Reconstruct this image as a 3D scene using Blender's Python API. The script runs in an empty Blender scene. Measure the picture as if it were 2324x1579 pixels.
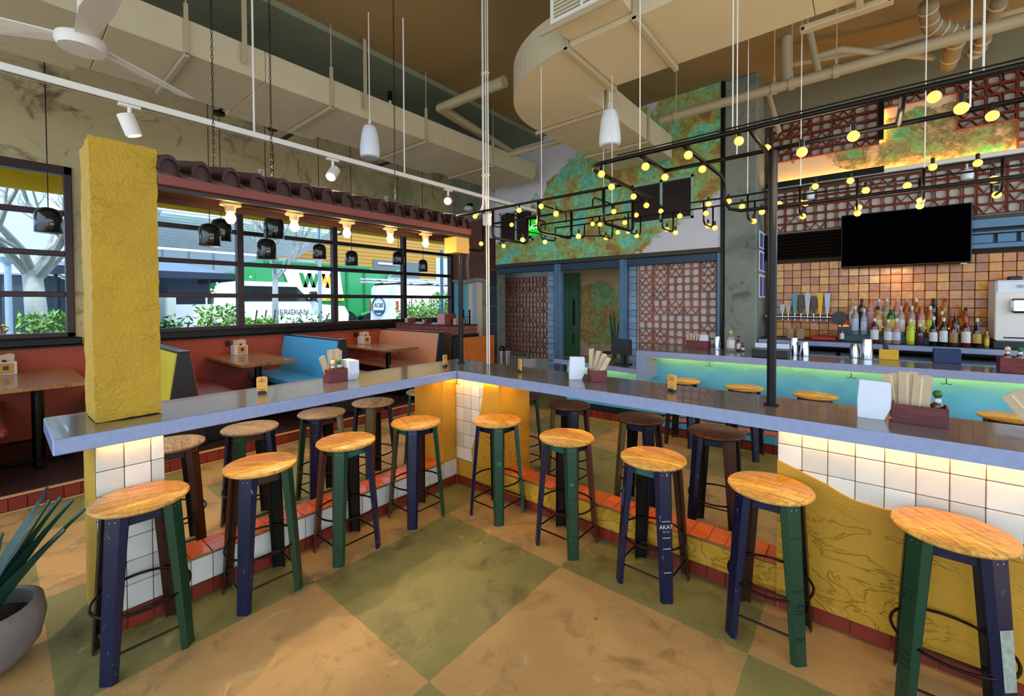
import bpy, bmesh, math, random
from mathutils import Vector, Matrix
random.seed(7)
PI = math.pi
sc = bpy.context.scene
COL = sc.collection
CAMZ = 1.70
# ------------------------------------------------------------------ camera
F_PX, YAW, PITCH, ROLL, PP_Y = 968.57, .691917, .019372, -.004495, 703.67
def cam_axes():
    cy, sy = math.cos(YAW), math.sin(YAW)
    f = Vector((-sy*math.cos(PITCH), cy*math.cos(PITCH), -math.sin(PITCH)))
    r = Vector((cy, sy, 0)); u = r.cross(f)
    c, s = math.cos(ROLL), math.sin(ROLL)
    return c*r+s*u, -s*r+c*u, f
AR, AU, AF = cam_axes()
cam = bpy.data.objects.new('camera', bpy.data.cameras.new('camera'))
COL.objects.link(cam)
m3 = Matrix((AR, AU, -AF)).transposed()
cam.matrix_world = Matrix.Translation((0, 0, CAMZ)) @ m3.to_4x4()
cam.data.sensor_fit = 'HORIZONTAL'; cam.data.sensor_width = 36
cam.data.lens = 36*F_PX/2324
cam.data.shift_y = -(789.5-PP_Y)/2324
cam.data.clip_start = .02; cam.data.clip_end = 400
sc.camera = cam
def ray(x, y): return AF+AR*((x-1162)/F_PX)-AU*((y-PP_Y)/F_PX)
def pz(x, y, z): d = ray(x, y); return Vector((0, 0, CAMZ))+d*((z-CAMZ)/d.z)
def px_(x, y, v): d = ray(x, y); return Vector((0, 0, CAMZ))+d*(v/d.x)
def py_(x, y, v): d = ray(x, y); return Vector((0, 0, CAMZ))+d*(v/d.y)
# ------------------------------------------------------------------ world, sun, exposure
world = bpy.data.worlds.new('sky'); sc.world = world; world.use_nodes = True
bg = world.node_tree.nodes['Background']
bg.inputs[0].default_value = (.60, .79, 1.0, 1); bg.inputs[1].default_value = 2.05
sun = bpy.data.objects.new('sun', bpy.data.lights.new('sun', 'SUN')); COL.objects.link(sun)
sun.data.energy = 2.9; sun.data.angle = .06; sun.data.color = (1, .93, .8)
sun.rotation_euler = Vector((-.42, .25, -1)).to_track_quat('-Z', 'Y').to_euler()
sc.view_settings.view_transform = 'Standard'; sc.view_settings.look = 'None'
sc.view_settings.exposure = .62; sc.view_settings.gamma = 1; sc.view_settings.use_curve_mapping = False
# ------------------------------------------------------------------ materials
def lin(h):
    h = h.lstrip('#'); v = [int(h[i:i+2], 16)/255 for i in (0, 2, 4)]
    return tuple((c/12.92 if c <= .04045 else ((c+.055)/1.055)**2.4) for c in v)+(1,)
MATS = {}
def nodes(name):
    m = bpy.data.materials.new(name); m.use_nodes = True
    nt = m.node_tree; b = nt.nodes['Principled BSDF']; MATS[name] = m
    return m, nt, b
def N(nt, t, **kw):
    n = nt.nodes.new(t)
    for k, v in kw.items():
        if k in n.inputs: n.inputs[k].default_value = v
        else: setattr(n, k, v)
    return n
def ramp(nt, fac, stops, interp='LINEAR'):
    r = nt.nodes.new('ShaderNodeValToRGB'); r.color_ramp.interpolation = interp
    e = r.color_ramp.elements
    while len(e) < len(stops): e.new(.5)
    for i, (p, c) in enumerate(stops):
        e[i].position = p; e[i].color = c if len(c) == 4 else tuple(c)+(1,)
    nt.links.new(fac, r.inputs[0]); return r.outputs[0]
def mix(nt, a, b, fac, mode='MIX'):
    n = nt.nodes.new('ShaderNodeMix'); n.data_type = 'RGBA'; n.blend_type = mode
    for s, v in ((6, a), (7, b)):
        if hasattr(v, 'is_linked'): nt.links.new(v, n.inputs[s])
        else: n.inputs[s].default_value = v
    if hasattr(fac, 'is_linked'): nt.links.new(fac, n.inputs[0])
    else: n.inputs[0].default_value = fac
    return n.outputs[2]
def noise(nt, vec, scale, detail=4, rough=.55, dist=0):
    n = N(nt, 'ShaderNodeTexNoise', Scale=scale, Detail=detail, Roughness=rough, Distortion=dist)
    if vec is not None: nt.links.new(vec, n.inputs['Vector'])
    return n.outputs['Fac']
def coord(nt, kind='Object'):
    return nt.nodes.new('ShaderNodeTexCoord').outputs[kind]
def wpos(nt): return nt.nodes.new('ShaderNodeNewGeometry').outputs['Position']
def bump(nt, b, h, strength=.3, dist=.01):
    n = N(nt, 'ShaderNodeBump', Strength=strength, Distance=dist)
    nt.links.new(h, n.inputs['Height']); nt.links.new(n.outputs[0], b.inputs['Normal'])
def mapping(nt, vec, scale=(1, 1, 1), rot=(0, 0, 0), loc=(0, 0, 0)):
    n = nt.nodes.new('ShaderNodeMapping'); nt.links.new(vec, n.inputs[0])
    n.inputs['Scale'].default_value = scale; n.inputs['Rotation'].default_value = rot; n.inputs['Location'].default_value = loc
    return n.outputs[0]
def shade(c, k): return tuple(min(1, x*k) for x in c[:3])+(1,)
def mat(name, col, rough=.5, metal=0, var=.12, scale=8, bmp=0, bscale=40, rnd=0, coat=0, trans=0, ior=1.45, spec=.5):
    """plain procedural material: base colour with noise variation, optional bump and per-object variation"""
    if name in MATS: return MATS[name]
    m, nt, b = nodes(name); c = lin(col) if isinstance(col, str) else col
    v = coord(nt); fac = noise(nt, v, scale)
    out = mix(nt, shade(c, 1-var), shade(c, 1+var), fac)
    if rnd:
        oi = nt.nodes.new('ShaderNodeObjectInfo')
        r = ramp(nt, oi.outputs['Random'], [(0, (1-rnd,)*3), (1, (1+rnd*.6,)*3)])
        out = mix(nt, out, r, 1, 'MULTIPLY')
    nt.links.new(out, b.inputs['Base Color'])
    b.inputs['Roughness'].default_value = rough; b.inputs['Metallic'].default_value = metal
    b.inputs['Specular IOR Level'].default_value = spec
    if coat: b.inputs['Coat Weight'].default_value = coat
    if trans: b.inputs['Transmission Weight'].default_value = trans; b.inputs['IOR'].default_value = ior
    if bmp: bump(nt, b, noise(nt, v, bscale, 5), bmp, .01)
    return m
def emit(name, col, s):
    if name in MATS: return MATS[name]
    m, nt, b = nodes(name); c = lin(col)
    b.inputs['Base Color'].default_value = c; b.inputs['Emission Color'].default_value = c
    b.inputs['Emission Strength'].default_value = s; b.inputs['Roughness'].default_value = .4
    return m
# ------------------------------------------------------------------ mesh builder
class M:
    def __init__(s): s.v = []; s.f = []; s.mi = []; s.k = 0
    def add(s, vs, fs):
        o = len(s.v); s.v += [tuple(p) for p in vs]; s.f += [tuple(i+o for i in f) for f in fs]; s.mi += [s.k]*len(fs); return s
    def mat(s, k): s.k = k; return s
    def box(s, x0, x1, y0, y1, z0, z1, c=0):
        if c <= 0:
            return s.add([(x0, y0, z0), (x1, y0, z0), (x1, y1, z0), (x0, y1, z0), (x0, y0, z1), (x1, y0, z1), (x1, y1, z1), (x0, y1, z1)],
                         [(3, 2, 1, 0), (4, 5, 6, 7), (0, 1, 5, 4), (1, 2, 6, 5), (2, 3, 7, 6), (3, 0, 4, 7)])
        c = min(c, (x1-x0)*.45, (y1-y0)*.45, (z1-z0)*.45)
        vs = []; idx = {}
        for ix, X in enumerate((x0, x1)):
            for iy, Y in enumerate((y0, y1)):
                for iz, Z in enumerate((z0, z1)):
                    sx, sy, sz = (1-2*ix)*c, (1-2*iy)*c, (1-2*iz)*c
                    idx[ix, iy, iz] = len(vs)
                    vs += [(X, Y+sy, Z+sz), (X+sx, Y, Z+sz), (X+sx, Y+sy, Z)]
        g = lambda ix, iy, iz, k: idx[ix, iy, iz]+k
        fs = [(g(0,0,0,0), g(0,0,1,0), g(0,1,1,0), g(0,1,0,0)), (g(1,0,0,0), g(1,1,0,0), g(1,1,1,0), g(1,0,1,0)),
              (g(0,0,0,1), g(1,0,0,1), g(1,0,1,1), g(0,0,1,1)), (g(0,1,0,1), g(0,1,1,1), g(1,1,1,1), g(1,1,0,1)),
              (g(0,0,0,2), g(0,1,0,2), g(1,1,0,2), g(1,0,0,2)), (g(0,0,1,2), g(1,0,1,2), g(1,1,1,2), g(0,1,1,2))]
        for iy in (0, 1):
            for iz in (0, 1): fs.append((g(0,iy,iz,1), g(1,iy,iz,1), g(1,iy,iz,2), g(0,iy,iz,2)))
        for ix in (0, 1):
            for iz in (0, 1): fs.append((g(ix,0,iz,0), g(ix,1,iz,0), g(ix,1,iz,2), g(ix,0,iz,2)))
            for iy in (0, 1): fs.append((g(ix,iy,0,0), g(ix,iy,1,0), g(ix,iy,1,1), g(ix,iy,0,1)))
        for ix in (0, 1):
            for iy in (0, 1):
                for iz in (0, 1): fs.append((g(ix,iy,iz,0), g(ix,iy,iz,1), g(ix,iy,iz,2)))
        return s.add(vs, fs)
    def cyl(s, p0, p1, r0, r1=None, n=12, caps=True):
        r1 = r0 if r1 is None else r1
        a = Vector(p0); b = Vector(p1); d = (b-a).normalized()
        e = d.orthogonal().normalized(); g = d.cross(e)
        vs = []
        for c, r in ((a, r0), (b, r1)):
            for i in range(n):
                t = 2*PI*i/n; vs.append(c+e*(r*math.cos(t))+g*(r*math.sin(t)))
        fs = [(i, (i+1) % n, n+(i+1) % n, n+i) for i in range(n)]
        if caps: fs += [tuple(range(n-1, -1, -1)), tuple(range(n, 2*n))]
        return s.add(vs, fs)
    def tube(s, pts, r, n=8, closed=False):
        P = [Vector(p) for p in pts]; L = len(P); prev = None; vs = []
        for i, p in enumerate(P):
            if closed: d = P[(i+1) % L]-P[i-1]
            else: d = P[min(i+1, L-1)]-P[max(i-1, 0)]
            d.normalize()
            e = d.orthogonal().normalized() if prev is None else (prev-d*prev.dot(d)).normalized()
            prev = e; g = d.cross(e); rr = r[i] if isinstance(r, (list, tuple)) else r
            for k in range(n):
                t = 2*PI*k/n; vs.append(p+e*(rr*math.cos(t))+g*(rr*math.sin(t)))
        fs = []
        for i in range(L if closed else L-1):
            j = (i+1) % L
            for k in range(n): fs.append((i*n+k, i*n+(k+1) % n, j*n+(k+1) % n, j*n+k))
        if not closed: fs += [tuple(range(n-1, -1, -1)), tuple((L-1)*n+k for k in range(n))]
        return s.add(vs, fs)
    def lathe(s, prof, n=20, c=(0, 0, 0)):
        vs = []; fs = []; L = len(prof)
        for r, z in prof:
            for k in range(n):
                t = 2*PI*k/n; vs.append((c[0]+r*math.cos(t), c[1]+r*math.sin(t), c[2]+z))
        for i in range(L-1):
            for k in range(n): fs.append((i*n+k, i*n+(k+1) % n, (i+1)*n+(k+1) % n, (i+1)*n+k))
        if prof[0][0] > 1e-6: fs.append(tuple(range(n-1, -1, -1)))
        if prof[-1][0] > 1e-6: fs.append(tuple((L-1)*n+k for k in range(n)))
        return s.add(vs, fs)
    def sph(s, c, r, n=12, m=8, sz=1):
        return s.lathe([(r*math.sin(PI*i/m)+1e-5, -r*sz*math.cos(PI*i/m)) for i in range(m+1)], n, c)
    def prism(s, pts, axis, a0, a1):
        n = len(pts)
        def mk(p, a):
            return (a, p[0], p[1]) if axis == 'x' else ((p[0], a, p[1]) if axis == 'y' else (p[0], p[1], a))
        vs = [mk(p, a0) for p in pts]+[mk(p, a1) for p in pts]
        fs = [tuple(range(n)), tuple(range(2*n-1, n-1, -1))]+[(i, n+i, n+(i+1) % n, (i+1) % n) for i in range(n)]
        return s.add(vs, fs)
    def quad(s, a, b, c, d): return s.add([a, b, c, d], [(0, 1, 2, 3)])
    def grid(s, fn, nu, nv):
        vs = [fn(i/nu, j/nv) for j in range(nv+1) for i in range(nu+1)]
        fs = [(j*(nu+1)+i, j*(nu+1)+i+1, (j+1)*(nu+1)+i+1, (j+1)*(nu+1)+i) for j in range(nv) for i in range(nu)]
        return s.add(vs, fs)
    def xf(s, mtx, start=0):
        s.v[start:] = [tuple(mtx @ Vector(p)) for p in s.v[start:]]; return s
    def mesh(s, name, mats, smooth=False, ang=None):
        me = bpy.data.meshes.new(name); me.from_pydata(s.v, [], s.f); me.update()
        bm = bmesh.new(); bm.from_mesh(me); bmesh.ops.recalc_face_normals(bm, faces=bm.faces); bm.to_mesh(me); bm.free()
        for mm in (mats if isinstance(mats, (list, tuple)) else [mats]): me.materials.append(mm)
        if any(s.mi): me.polygons.foreach_set('material_index', s.mi)
        if smooth: me.shade_smooth()
        if smooth and ang is not None: me.set_sharp_from_angle(angle=math.radians(ang))
        return me
WL = {}
def link(name, data, parent=None, loc=None, rz=0):
    o = bpy.data.objects.new(name, data); COL.objects.link(o)
    if parent is not None:
        o.parent = parent
        base = WL.get(parent.name)
        if base is not None:
            if loc is None: o.location = -base
            else: o.location = Vector(loc)-base
        elif loc is not None: o.location = loc
        WL[o.name] = Vector((0, 0, 0)) if loc is None else Vector(loc)
        if base is None: WL.pop(o.name, None)
    else:
        if loc is not None: o.location = loc
        WL[o.name] = Vector(loc) if loc is not None else Vector((0, 0, 0))
    if rz: o.rotation_euler[2] = rz
    return o
def obj(name, m, mt, parent=None, smooth=False, ang=None, loc=None, rz=0):
    me = m.mesh(name, mt, smooth, ang) if isinstance(m, M) else m
    return link(name, me, parent, loc, rz)
def tag(o, label=None, cat=None, group=None, kind=None):
    if label: o['label'] = label
    if cat: o['category'] = cat
    if group: o['group'] = group
    if kind: o['kind'] = kind
    return o
def thing(name, label, cat, loc, group=None, local=False, rz=0):
    """an Empty at the base of a thing; its parts are given in world coordinates unless local"""
    e = bpy.data.objects.new(name, None); COL.objects.link(e); e.location = loc; e.empty_display_size = .05
    if rz: e.rotation_euler[2] = rz
    if not local: WL[e.name] = Vector(loc)
    return tag(e, label, cat, group)
def struct(name, m, mt, parent=None, **kw):
    o = obj(name, m, mt, parent, **kw)
    if parent is None: o['kind'] = 'structure'
    return o
def copy_tree(o, parent=None):
    c = o.copy(); COL.objects.link(c)
    if parent is not None: c.parent = parent
    for ch in o.children: copy_tree(ch, c)
    return c
def scatter(name, me, parent, locs, rz=0, mats=None):
    """alike pieces sharing one mesh, children of parent; locs in world coordinates"""
    base = WL.get(parent.name, Vector((0, 0, 0))); out = []
    for i, l in enumerate(locs):
        o = bpy.data.objects.new(name, me); COL.objects.link(o); o.parent = parent
        o.location = Vector(l)-base
        if rz: o.rotation_euler[2] = rz
        out.append(o)
    return out
def text(name, body, size, mt, parent, mtx, ext=.0008, align='CENTER', local=False, bold=0):
    """lettering as a thin mesh; mtx places the text plane (x right, y up) in world space"""
    cu = bpy.data.curves.new(name, 'FONT'); cu.body = body; cu.size = size; cu.extrude = ext; cu.offset = bold
    cu.align_x = align; cu.align_y = 'CENTER'
    t = bpy.data.objects.new(name, cu); COL.objects.link(t)
    bpy.context.view_layer.update()
    me = bpy.data.meshes.new_from_object(t.evaluated_get(bpy.context.evaluated_depsgraph_get()))
    bpy.data.objects.remove(t); bpy.data.curves.remove(cu)
    me.transform(mtx); me.materials.clear(); me.materials.append(mt); me.name = name
    if local:
        o = bpy.data.objects.new(name, me); COL.objects.link(o); o.parent = parent; return o
    return link(name, me, parent)
def frame(o, x, y):
    x = Vector(x).normalized(); y = Vector(y).normalized(); z = x.cross(y)
    return Matrix.Translation(o) @ Matrix((x, y, z)).transposed().to_4x4()
def lamp(name, kind, loc, energy, col=(1, .72, .4), parent=None, size=.05, target=None, spot=1.2):
    l = bpy.data.lights.new(name, kind); l.energy = energy; l.color = col
    if kind == 'AREA': l.size = size
    else: l.shadow_soft_size = size
    if kind == 'SPOT': l.spot_size = spot; l.spot_blend = .6
    o = link(name, l, parent, loc)
    if target is not None: o.rotation_euler = (Vector(target)-Vector(loc)).to_track_quat('-Z', 'Y').to_euler()
    return o
# ================================================================== surface materials
def floor_mat():
    m, nt, b = nodes('painted_concrete_floor'); p = wpos(nt)
    sep = nt.nodes.new('ShaderNodeSeparateXYZ'); nt.links.new(p, sep.inputs[0])
    S = 1.073
    wob = noise(nt, p, 9, 3)
    def idx(o, off):
        a = N(nt, 'ShaderNodeMath', operation='SUBTRACT'); nt.links.new(o, a.inputs[0]); a.inputs[1].default_value = off
        w = N(nt, 'ShaderNodeMath', operation='MULTIPLY_ADD'); nt.links.new(wob, w.inputs[0]); w.inputs[1].default_value = .016; nt.links.new(a.outputs[0], w.inputs[2])
        d = N(nt, 'ShaderNodeMath', operation='DIVIDE'); nt.links.new(w.outputs[0], d.inputs[0]); d.inputs[1].default_value = S
        f = N(nt, 'ShaderNodeMath', operation='FLOOR'); nt.links.new(d.outputs[0], f.inputs[0]); return f.outputs[0]
    s = N(nt, 'ShaderNodeMath', operation='ADD'); nt.links.new(idx(sep.outputs[0], -1.485), s.inputs[0]); nt.links.new(idx(sep.outputs[1], 1.214), s.inputs[1])
    pm = N(nt, 'ShaderNodeMath', operation='PINGPONG'); nt.links.new(s.outputs[0], pm.inputs[0]); pm.inputs[1].default_value = 1
    tan = mix(nt, lin('#9a7440'), lin('#c09a62'), noise(nt, p, 2.2, 6, .6))
    grn = mix(nt, lin('#66602f'), lin('#918850'), noise(nt, p, 2.6, 6, .62))
    base = mix(nt, tan, grn, pm.outputs[0])
    st = ramp(nt, noise(nt, p, 3.4, 8, .68, .4), [(.52, (0, 0, 0)), (.70, (1, 1, 1))])
    base = mix(nt, base, lin('#4c3a22'), mix(nt, (0, 0, 0, 1), st, .75))
    sp = ramp(nt, noise(nt, p, 26, 5, .7, .6), [(.66, (0, 0, 0)), (.70, (1, 1, 1))])
    msk = ramp(nt, noise(nt, p, 1.6, 2), [(.48, (0, 0, 0)), (.6, (1, 1, 1))])
    base = mix(nt, base, lin('#3a2a18'), mix(nt, (0, 0, 0, 1), mix(nt, sp, msk, 1, 'MULTIPLY'), .9))
    lt = ramp(nt, noise(nt, p, 5, 6, .6, .8), [(.64, (0, 0, 0)), (.70, (1, 1, 1))])
    base = mix(nt, base, lin('#c9b98f'), mix(nt, (0, 0, 0, 1), lt, .35))
    nt.links.new(base, b.inputs['Base Color'])
    b.inputs['Roughness'].default_value = .55
    bump(nt, b, noise(nt, p, 40, 6), .12, .01); return m
def concrete(name, a, bcol, dark, green, gamt=.5, scale=1.0, dk=.6):
    m, nt, b = nodes(name); p = wpos(nt)
    base = mix(nt, lin(a), lin(bcol), noise(nt, p, 1.3*scale, 7, .62, .3))
    g = ramp(nt, noise(nt, mapping(nt, p, loc=(3, 7, 1)), .7*scale, 5, .6, .5), [(.56-.0, (0, 0, 0)), (.66, (1, 1, 1))])
    base = mix(nt, base, lin(green), mix(nt, (0, 0, 0, 1), g, gamt))
    d = ramp(nt, noise(nt, mapping(nt, p, loc=(9, 2, 5)), 2.1*scale, 8, .7, .8), [(.545, (0, 0, 0)), (.66, (1, 1, 1))])
    base = mix(nt, base, lin(dark), mix(nt, (0, 0, 0, 1), d, dk))
    cr = N(nt, 'ShaderNodeTexVoronoi', feature='DISTANCE_TO_EDGE', Scale=.8*scale)
    w = nt.nodes.new('ShaderNodeVectorMath'); w.operation = 'MULTIPLY_ADD'
    nn = N(nt, 'ShaderNodeTexNoise', Scale=3.0, Detail=6); nt.links.new(p, nn.inputs['Vector'])
    nt.links.new(nn.outputs['Color'], w.inputs[0]); w.inputs[1].default_value = (.8, .8, .8); nt.links.new(p, w.inputs[2]); nt.links.new(w.outputs[0], cr.inputs['Vector'])
    c = ramp(nt, cr.outputs['Distance'], [(0, (1, 1, 1)), (.006, (0, 0, 0))])
    cm_ = ramp(nt, noise(nt, p, .9, 3), [(.5, (0, 0, 0)), (.58, (1, 1, 1))])
    base = mix(nt, base, lin(dark), mix(nt, (0, 0, 0, 1), mix(nt, c, cm_, 1, 'MULTIPLY'), .5))
    nt.links.new(base, b.inputs['Base Color']); b.inputs['Roughness'].default_value = .8
    bump(nt, b, noise(nt, p, 30*scale, 6), .25, .01); return m
def patina(name, base1, base2, cols, centre, rad, seed=0, ang=0):
    """pale plaster with one large worn patch of green and ochre paint"""
    m, nt, b = nodes(name); p = wpos(nt)
    base = mix(nt, lin(base1), lin(base2), noise(nt, p, 1.5, 6, .6))
    sm = ramp(nt, noise(nt, mapping(nt, p, scale=(1, 1, 1.4), loc=(seed, 4, 2)), 2.6, 7, .66, 1.2), [(.62, (0, 0, 0)), (.66, (1, 1, 1))])
    base = mix(nt, base, lin('#8e8aa8'), mix(nt, (0, 0, 0, 1), sm, .55))
    d = nt.nodes.new('ShaderNodeVectorMath'); d.operation = 'DISTANCE'
    ca, sa = math.cos(ang), math.sin(ang)
    pr = mapping(nt, p, rot=(0, ang, 0), loc=(-(centre[0]*ca+centre[1]*sa), 0, -(-centre[0]*sa+centre[1]*ca)))
    nt.links.new(mapping(nt, pr, scale=(1/rad[0], 0, 1/rad[1])), d.inputs[0]); d.inputs[1].default_value = (0, 0, 0)
    a = N(nt, 'ShaderNodeMath', operation='MULTIPLY_ADD'); nt.links.new(noise(nt, p, 1.6, 8, .65, .4), a.inputs[0]); a.inputs[1].default_value = -1.5; nt.links.new(d.outputs['Value'], a.inputs[2])
    msk = ramp(nt, a.outputs[0], [(.0, (1, 1, 1)), (.06, (0, 0, 0))])
    gcol = ramp(nt, noise(nt, mapping(nt, p, loc=(seed+2, 0, 6)), 2.4, 9, .7, .6), [(.38, lin(cols[0])), (.445, lin(cols[1])), (.5, lin(cols[2])), (.55, lin(cols[3])), (.62, lin(cols[4]))])
    fine = noise(nt, p, 14, 8, .75)
    gcol = mix(nt, gcol, ramp(nt, fine, [(.35, (.55, .55, .5)), (.6, (1.4, 1.4, 1.3))]), .8, 'MULTIPLY')
    base = mix(nt, base, gcol, msk)
    nt.links.new(base, b.inputs['Base Color']); b.inputs['Roughness'].default_value = .7
    bump(nt, b, fine, .3, .01); return m
def stucco(name, col, rel=.5, sc_=7, var=.18, swirl=True):
    """hand-trowelled plaster with raised strokes"""
    m, nt, b = nodes(name); p = wpos(nt); c = lin(col)
    st = ramp(nt, noise(nt, mapping(nt, p, scale=(1, 1, 2.2)), sc_, 4, .55, 1.1), [(.478, (0, 0, 0)), (.5, (1, 1, 1)), (.522, (0, 0, 0))])
    st = mix(nt, st, ramp(nt, noise(nt, p, 2.3, 2), [(.46, (0, 0, 0)), (.56, (1, 1, 1))]), 1, 'MULTIPLY')
    out = mix(nt, shade(c, 1-var), shade(c, 1+var), noise(nt, p, 3, 5))
    out = mix(nt, out, shade(c, 1.35), mix(nt, (0, 0, 0, 1), st, .25 if swirl else .05))
    nt.links.new(out, b.inputs['Base Color']); b.inputs['Roughness'].default_value = .62
    h = mix(nt, noise(nt, p, 60, 5), st, .75 if swirl else .15)
    bump(nt, b, h, rel, .012); return m
def wood(name, cols, rough=.45, pl=11, coat=.15, stretch=9):
    """planks along local x, with grain and saw marks"""
    m, nt, b = nodes(name); v = coord(nt)
    oi = nt.nodes.new('ShaderNodeObjectInfo')
    add = nt.nodes.new('ShaderNodeVectorMath'); add.operation = 'MULTIPLY_ADD'
    nt.links.new(oi.outputs['Random'], add.inputs[0]); add.inputs[1].default_value = (7, 3, 5); nt.links.new(v, add.inputs[2])
    pv = mapping(nt, add.outputs[0], scale=(.01, pl, .01))
    fl = N(nt, 'ShaderNodeVectorMath', operation='FLOOR'); nt.links.new(pv, fl.inputs[0])
    wn = nt.nodes.new('ShaderNodeTexWhiteNoise'); nt.links.new(fl.outputs[0], wn.inputs['Vector'])
    g = noise(nt, mapping(nt, add.outputs[0], scale=(1, stretch, stretch)), 7, 7, .65, .5)
    base = ramp(nt, g, [(.28, lin(cols[0])), (.5, lin(cols[1])), (.75, lin(cols[2]))])
    pk = ramp(nt, wn.outputs['Value'], [(0, (.72, .70, .66)), (1, (1.18, 1.15, 1.1))])
    base = mix(nt, base, pk, .9, 'MULTIPLY')
    saw = ramp(nt, noise(nt, mapping(nt, add.outputs[0], scale=(11, 1.2, 1)), 9, 4, .6, .3), [(.54, (1, 1, 1)), (.64, (.6, .5, .4))])
    base = mix(nt, base, saw, .7, 'MULTIPLY')
    nt.links.new(base, b.inputs['Base Color']); b.inputs['Roughness'].default_value = rough; b.inputs['Coat Weight'].default_value = coat
    bump(nt, b, g, .15, .005); return m
def zellige():
    m, nt, b = nodes('glazed_mustard_tile'); oi = nt.nodes.new('ShaderNodeObjectInfo'); p = wpos(nt)
    c = ramp(nt, oi.outputs['Random'], [(0, lin('#a05c08')), (.35, lin('#bc6e0a')), (.7, lin('#cf8412')), (1, lin('#dca032'))])
    c = mix(nt, c, ramp(nt, noise(nt, p, 22, 4), [(.3, (.7, .65, .55)), (.7, (1.15, 1.1, 1.05))]), .8, 'MULTIPLY')
    nt.links.new(c, b.inputs['Base Color']); b.inputs['Roughness'].default_value = .2
    b.inputs['Coat Weight'].default_value = .3; b.inputs['Coat Roughness'].default_value = .05
    bump(nt, b, noise(nt, p, 16, 3), .35, .012); return m
def tileset(name, col, rough=.3, rnd=.18, var=.1, coat=.2, bm=.1):
    return mat(name, col, rough, 0, var, 9, bm, 30, rnd, coat)
MF = floor_mat()
MCONC = concrete('stained_concrete_wall', '#a08e66', '#c8b68c', '#4a2e1a', '#5d7a55', .6, 1, .75)
MCOLD = concrete('dark_concrete', '#6a7064', '#989c8e', '#2c2f28', '#3f5a55', .5, 1.6)
MCEIL = concrete('brown_painted_ceiling', '#8a7048', '#a48a5c', '#6e5a38', '#8f8a60', .2, .5, .2)
MCEILG = concrete('green_grey_ceiling', '#6f7560', '#8a907a', '#565a4a', '#6c8072', .3, .5, .3)
MSOF = patina('worn_plaster_soffit', '#c9c6cf', '#e2dfe2', ('#64bcae', '#82c49c', '#8aa864', '#a49c54', '#96743e'), (-3.3, 3.5), (3.5, 1.35), 0, .5)
MPLB = patina('worn_plaster_bar_panel', '#e0c4a0', '#ead2ac', ('#4fb07a', '#8fa060', '#7a7048', '#b8a070', '#e0c090'), (.45, 3.66), (1.5, .42), 5)
MDOORWALL = patina('worn_plaster_hall_wall', '#d0b28a', '#dcc09a', ('#7aa878', '#96b47c', '#a8964a', '#b08a4a', '#c8a068'), (-4.75, 1.5), (.75, 1.0), 9)
MYEL = stucco('yellow_stucco', '#bd921c', .9, 9, .2, False)
MYEL2 = stucco('gold_trowelled_plaster', '#c48e1c', .8, 4, .25)
MTURQ = stucco('turquoise_trowelled_plaster', '#5cbce0', .5, 4, .12)
MORAN = stucco('orange_trowelled_plaster', '#d06a18', .6, 5, .2)
MCOUNT = mat('quartz_daylight_tint', '#8c98ba', .25, 0, .16, 30, 0, 40, 0, .3)  # quartz with the blue daylight on its edges put into the colour
MBARTOP = mat('quartz_warm_light_tint', '#5e534c', .19, 0, .14, 40, 0, 40, 0, .4)  # same quartz, warm light and brown ceiling reflection coloured into the top
MTW = tileset('white_tile', '#d9d3c6'); MTR = tileset('terracotta_tile', '#cc6230', .35, .25, .16); MTK = tileset('red_tile', '#7e2616', .4, .3, .2)
MGROUT = mat('brown_grout', '#6b4a34', .9); MGROUTD = mat('dark_grout', '#3c2a20', .9); MGROUTR = mat('rust_grout', '#8a4a2a', .85)
MDUCT = mat('cream_duct_metal', '#c9bb9a', .5, 0, .08, 3, .05, 20)
MPIPE = mat('cream_pipe_paint', '#b3a384', .5, 0, .08, 3)
MWHITE = mat('white_metal_paint', '#e6ded4', .4, 0, .04, 5)
MBLK = mat('black_metal', '#16120f', .35, .6, .2, 9)
MBLKP = mat('black_plastic', '#101012', .4, 0, .1, 9)
MSTEEL = mat('brushed_steel', '#b9bcc2', .22, 1, .06, 30)
MCHROME = mat('polished_steel', '#d5d8dc', .08, 1, .03, 10)
MRUST = mat('maroon_window_frame', '#2a0c08', .4, .2, .15, 8)
MBLUES = mat('blue_grey_steel', '#56748f', .45, .4, .25, 4, .1, 25)
MCMU = mat('blue_grey_block', '#8fa6bc', .85, 0, .2, 9, .4, 60, .2)
MCMUD = mat('dark_slate_block', '#3a3c48', .85, 0, .2, 9, .4, 60, .25)
MBB = mat('terracotta_breeze_block', '#b4664a', .75, 0, .16, 14, .2, 60, .22)
MBBD = mat('dark_terracotta_breeze_block', '#7a3018', .75, 0, .18, 14, .2, 60, .22)
MZ = zellige()
MSEATO = wood('oak_orange_seat', ('#80501a', '#cc9038', '#eab862')); MSEATG = wood('weathered_grey_seat', ('#4a3a2a', '#8a7660', '#a89880'), .6, 11, 0)
MSEATD = wood('dark_stained_seat', ('#1c0a06', '#3a160e', '#5a281a'), .5, 11, 0); MTABLE = wood('booth_table_wood', ('#6a4220', '#9a6a36', '#b58448'), .25, 6, .35, 6)
MPLY = wood('light_wood_block', ('#c98a3a', '#dca14c', '#eab866'), .5, 30, 0)
MAROON = wood('maroon_stained_wood', ('#3a0c10', '#6a1a22', '#8a2c34'), .45, 12, .1)
MGLASS = mat('window_glass', '#f4fbff', .02, 0, 0, 1, 0, 1, 0, 0, 1, 1.02)
MLED = emit('led_strip_glow', '#ffc25a', 26); MLEDB = emit('bar_led_glow', '#ffb838', 26)
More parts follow.
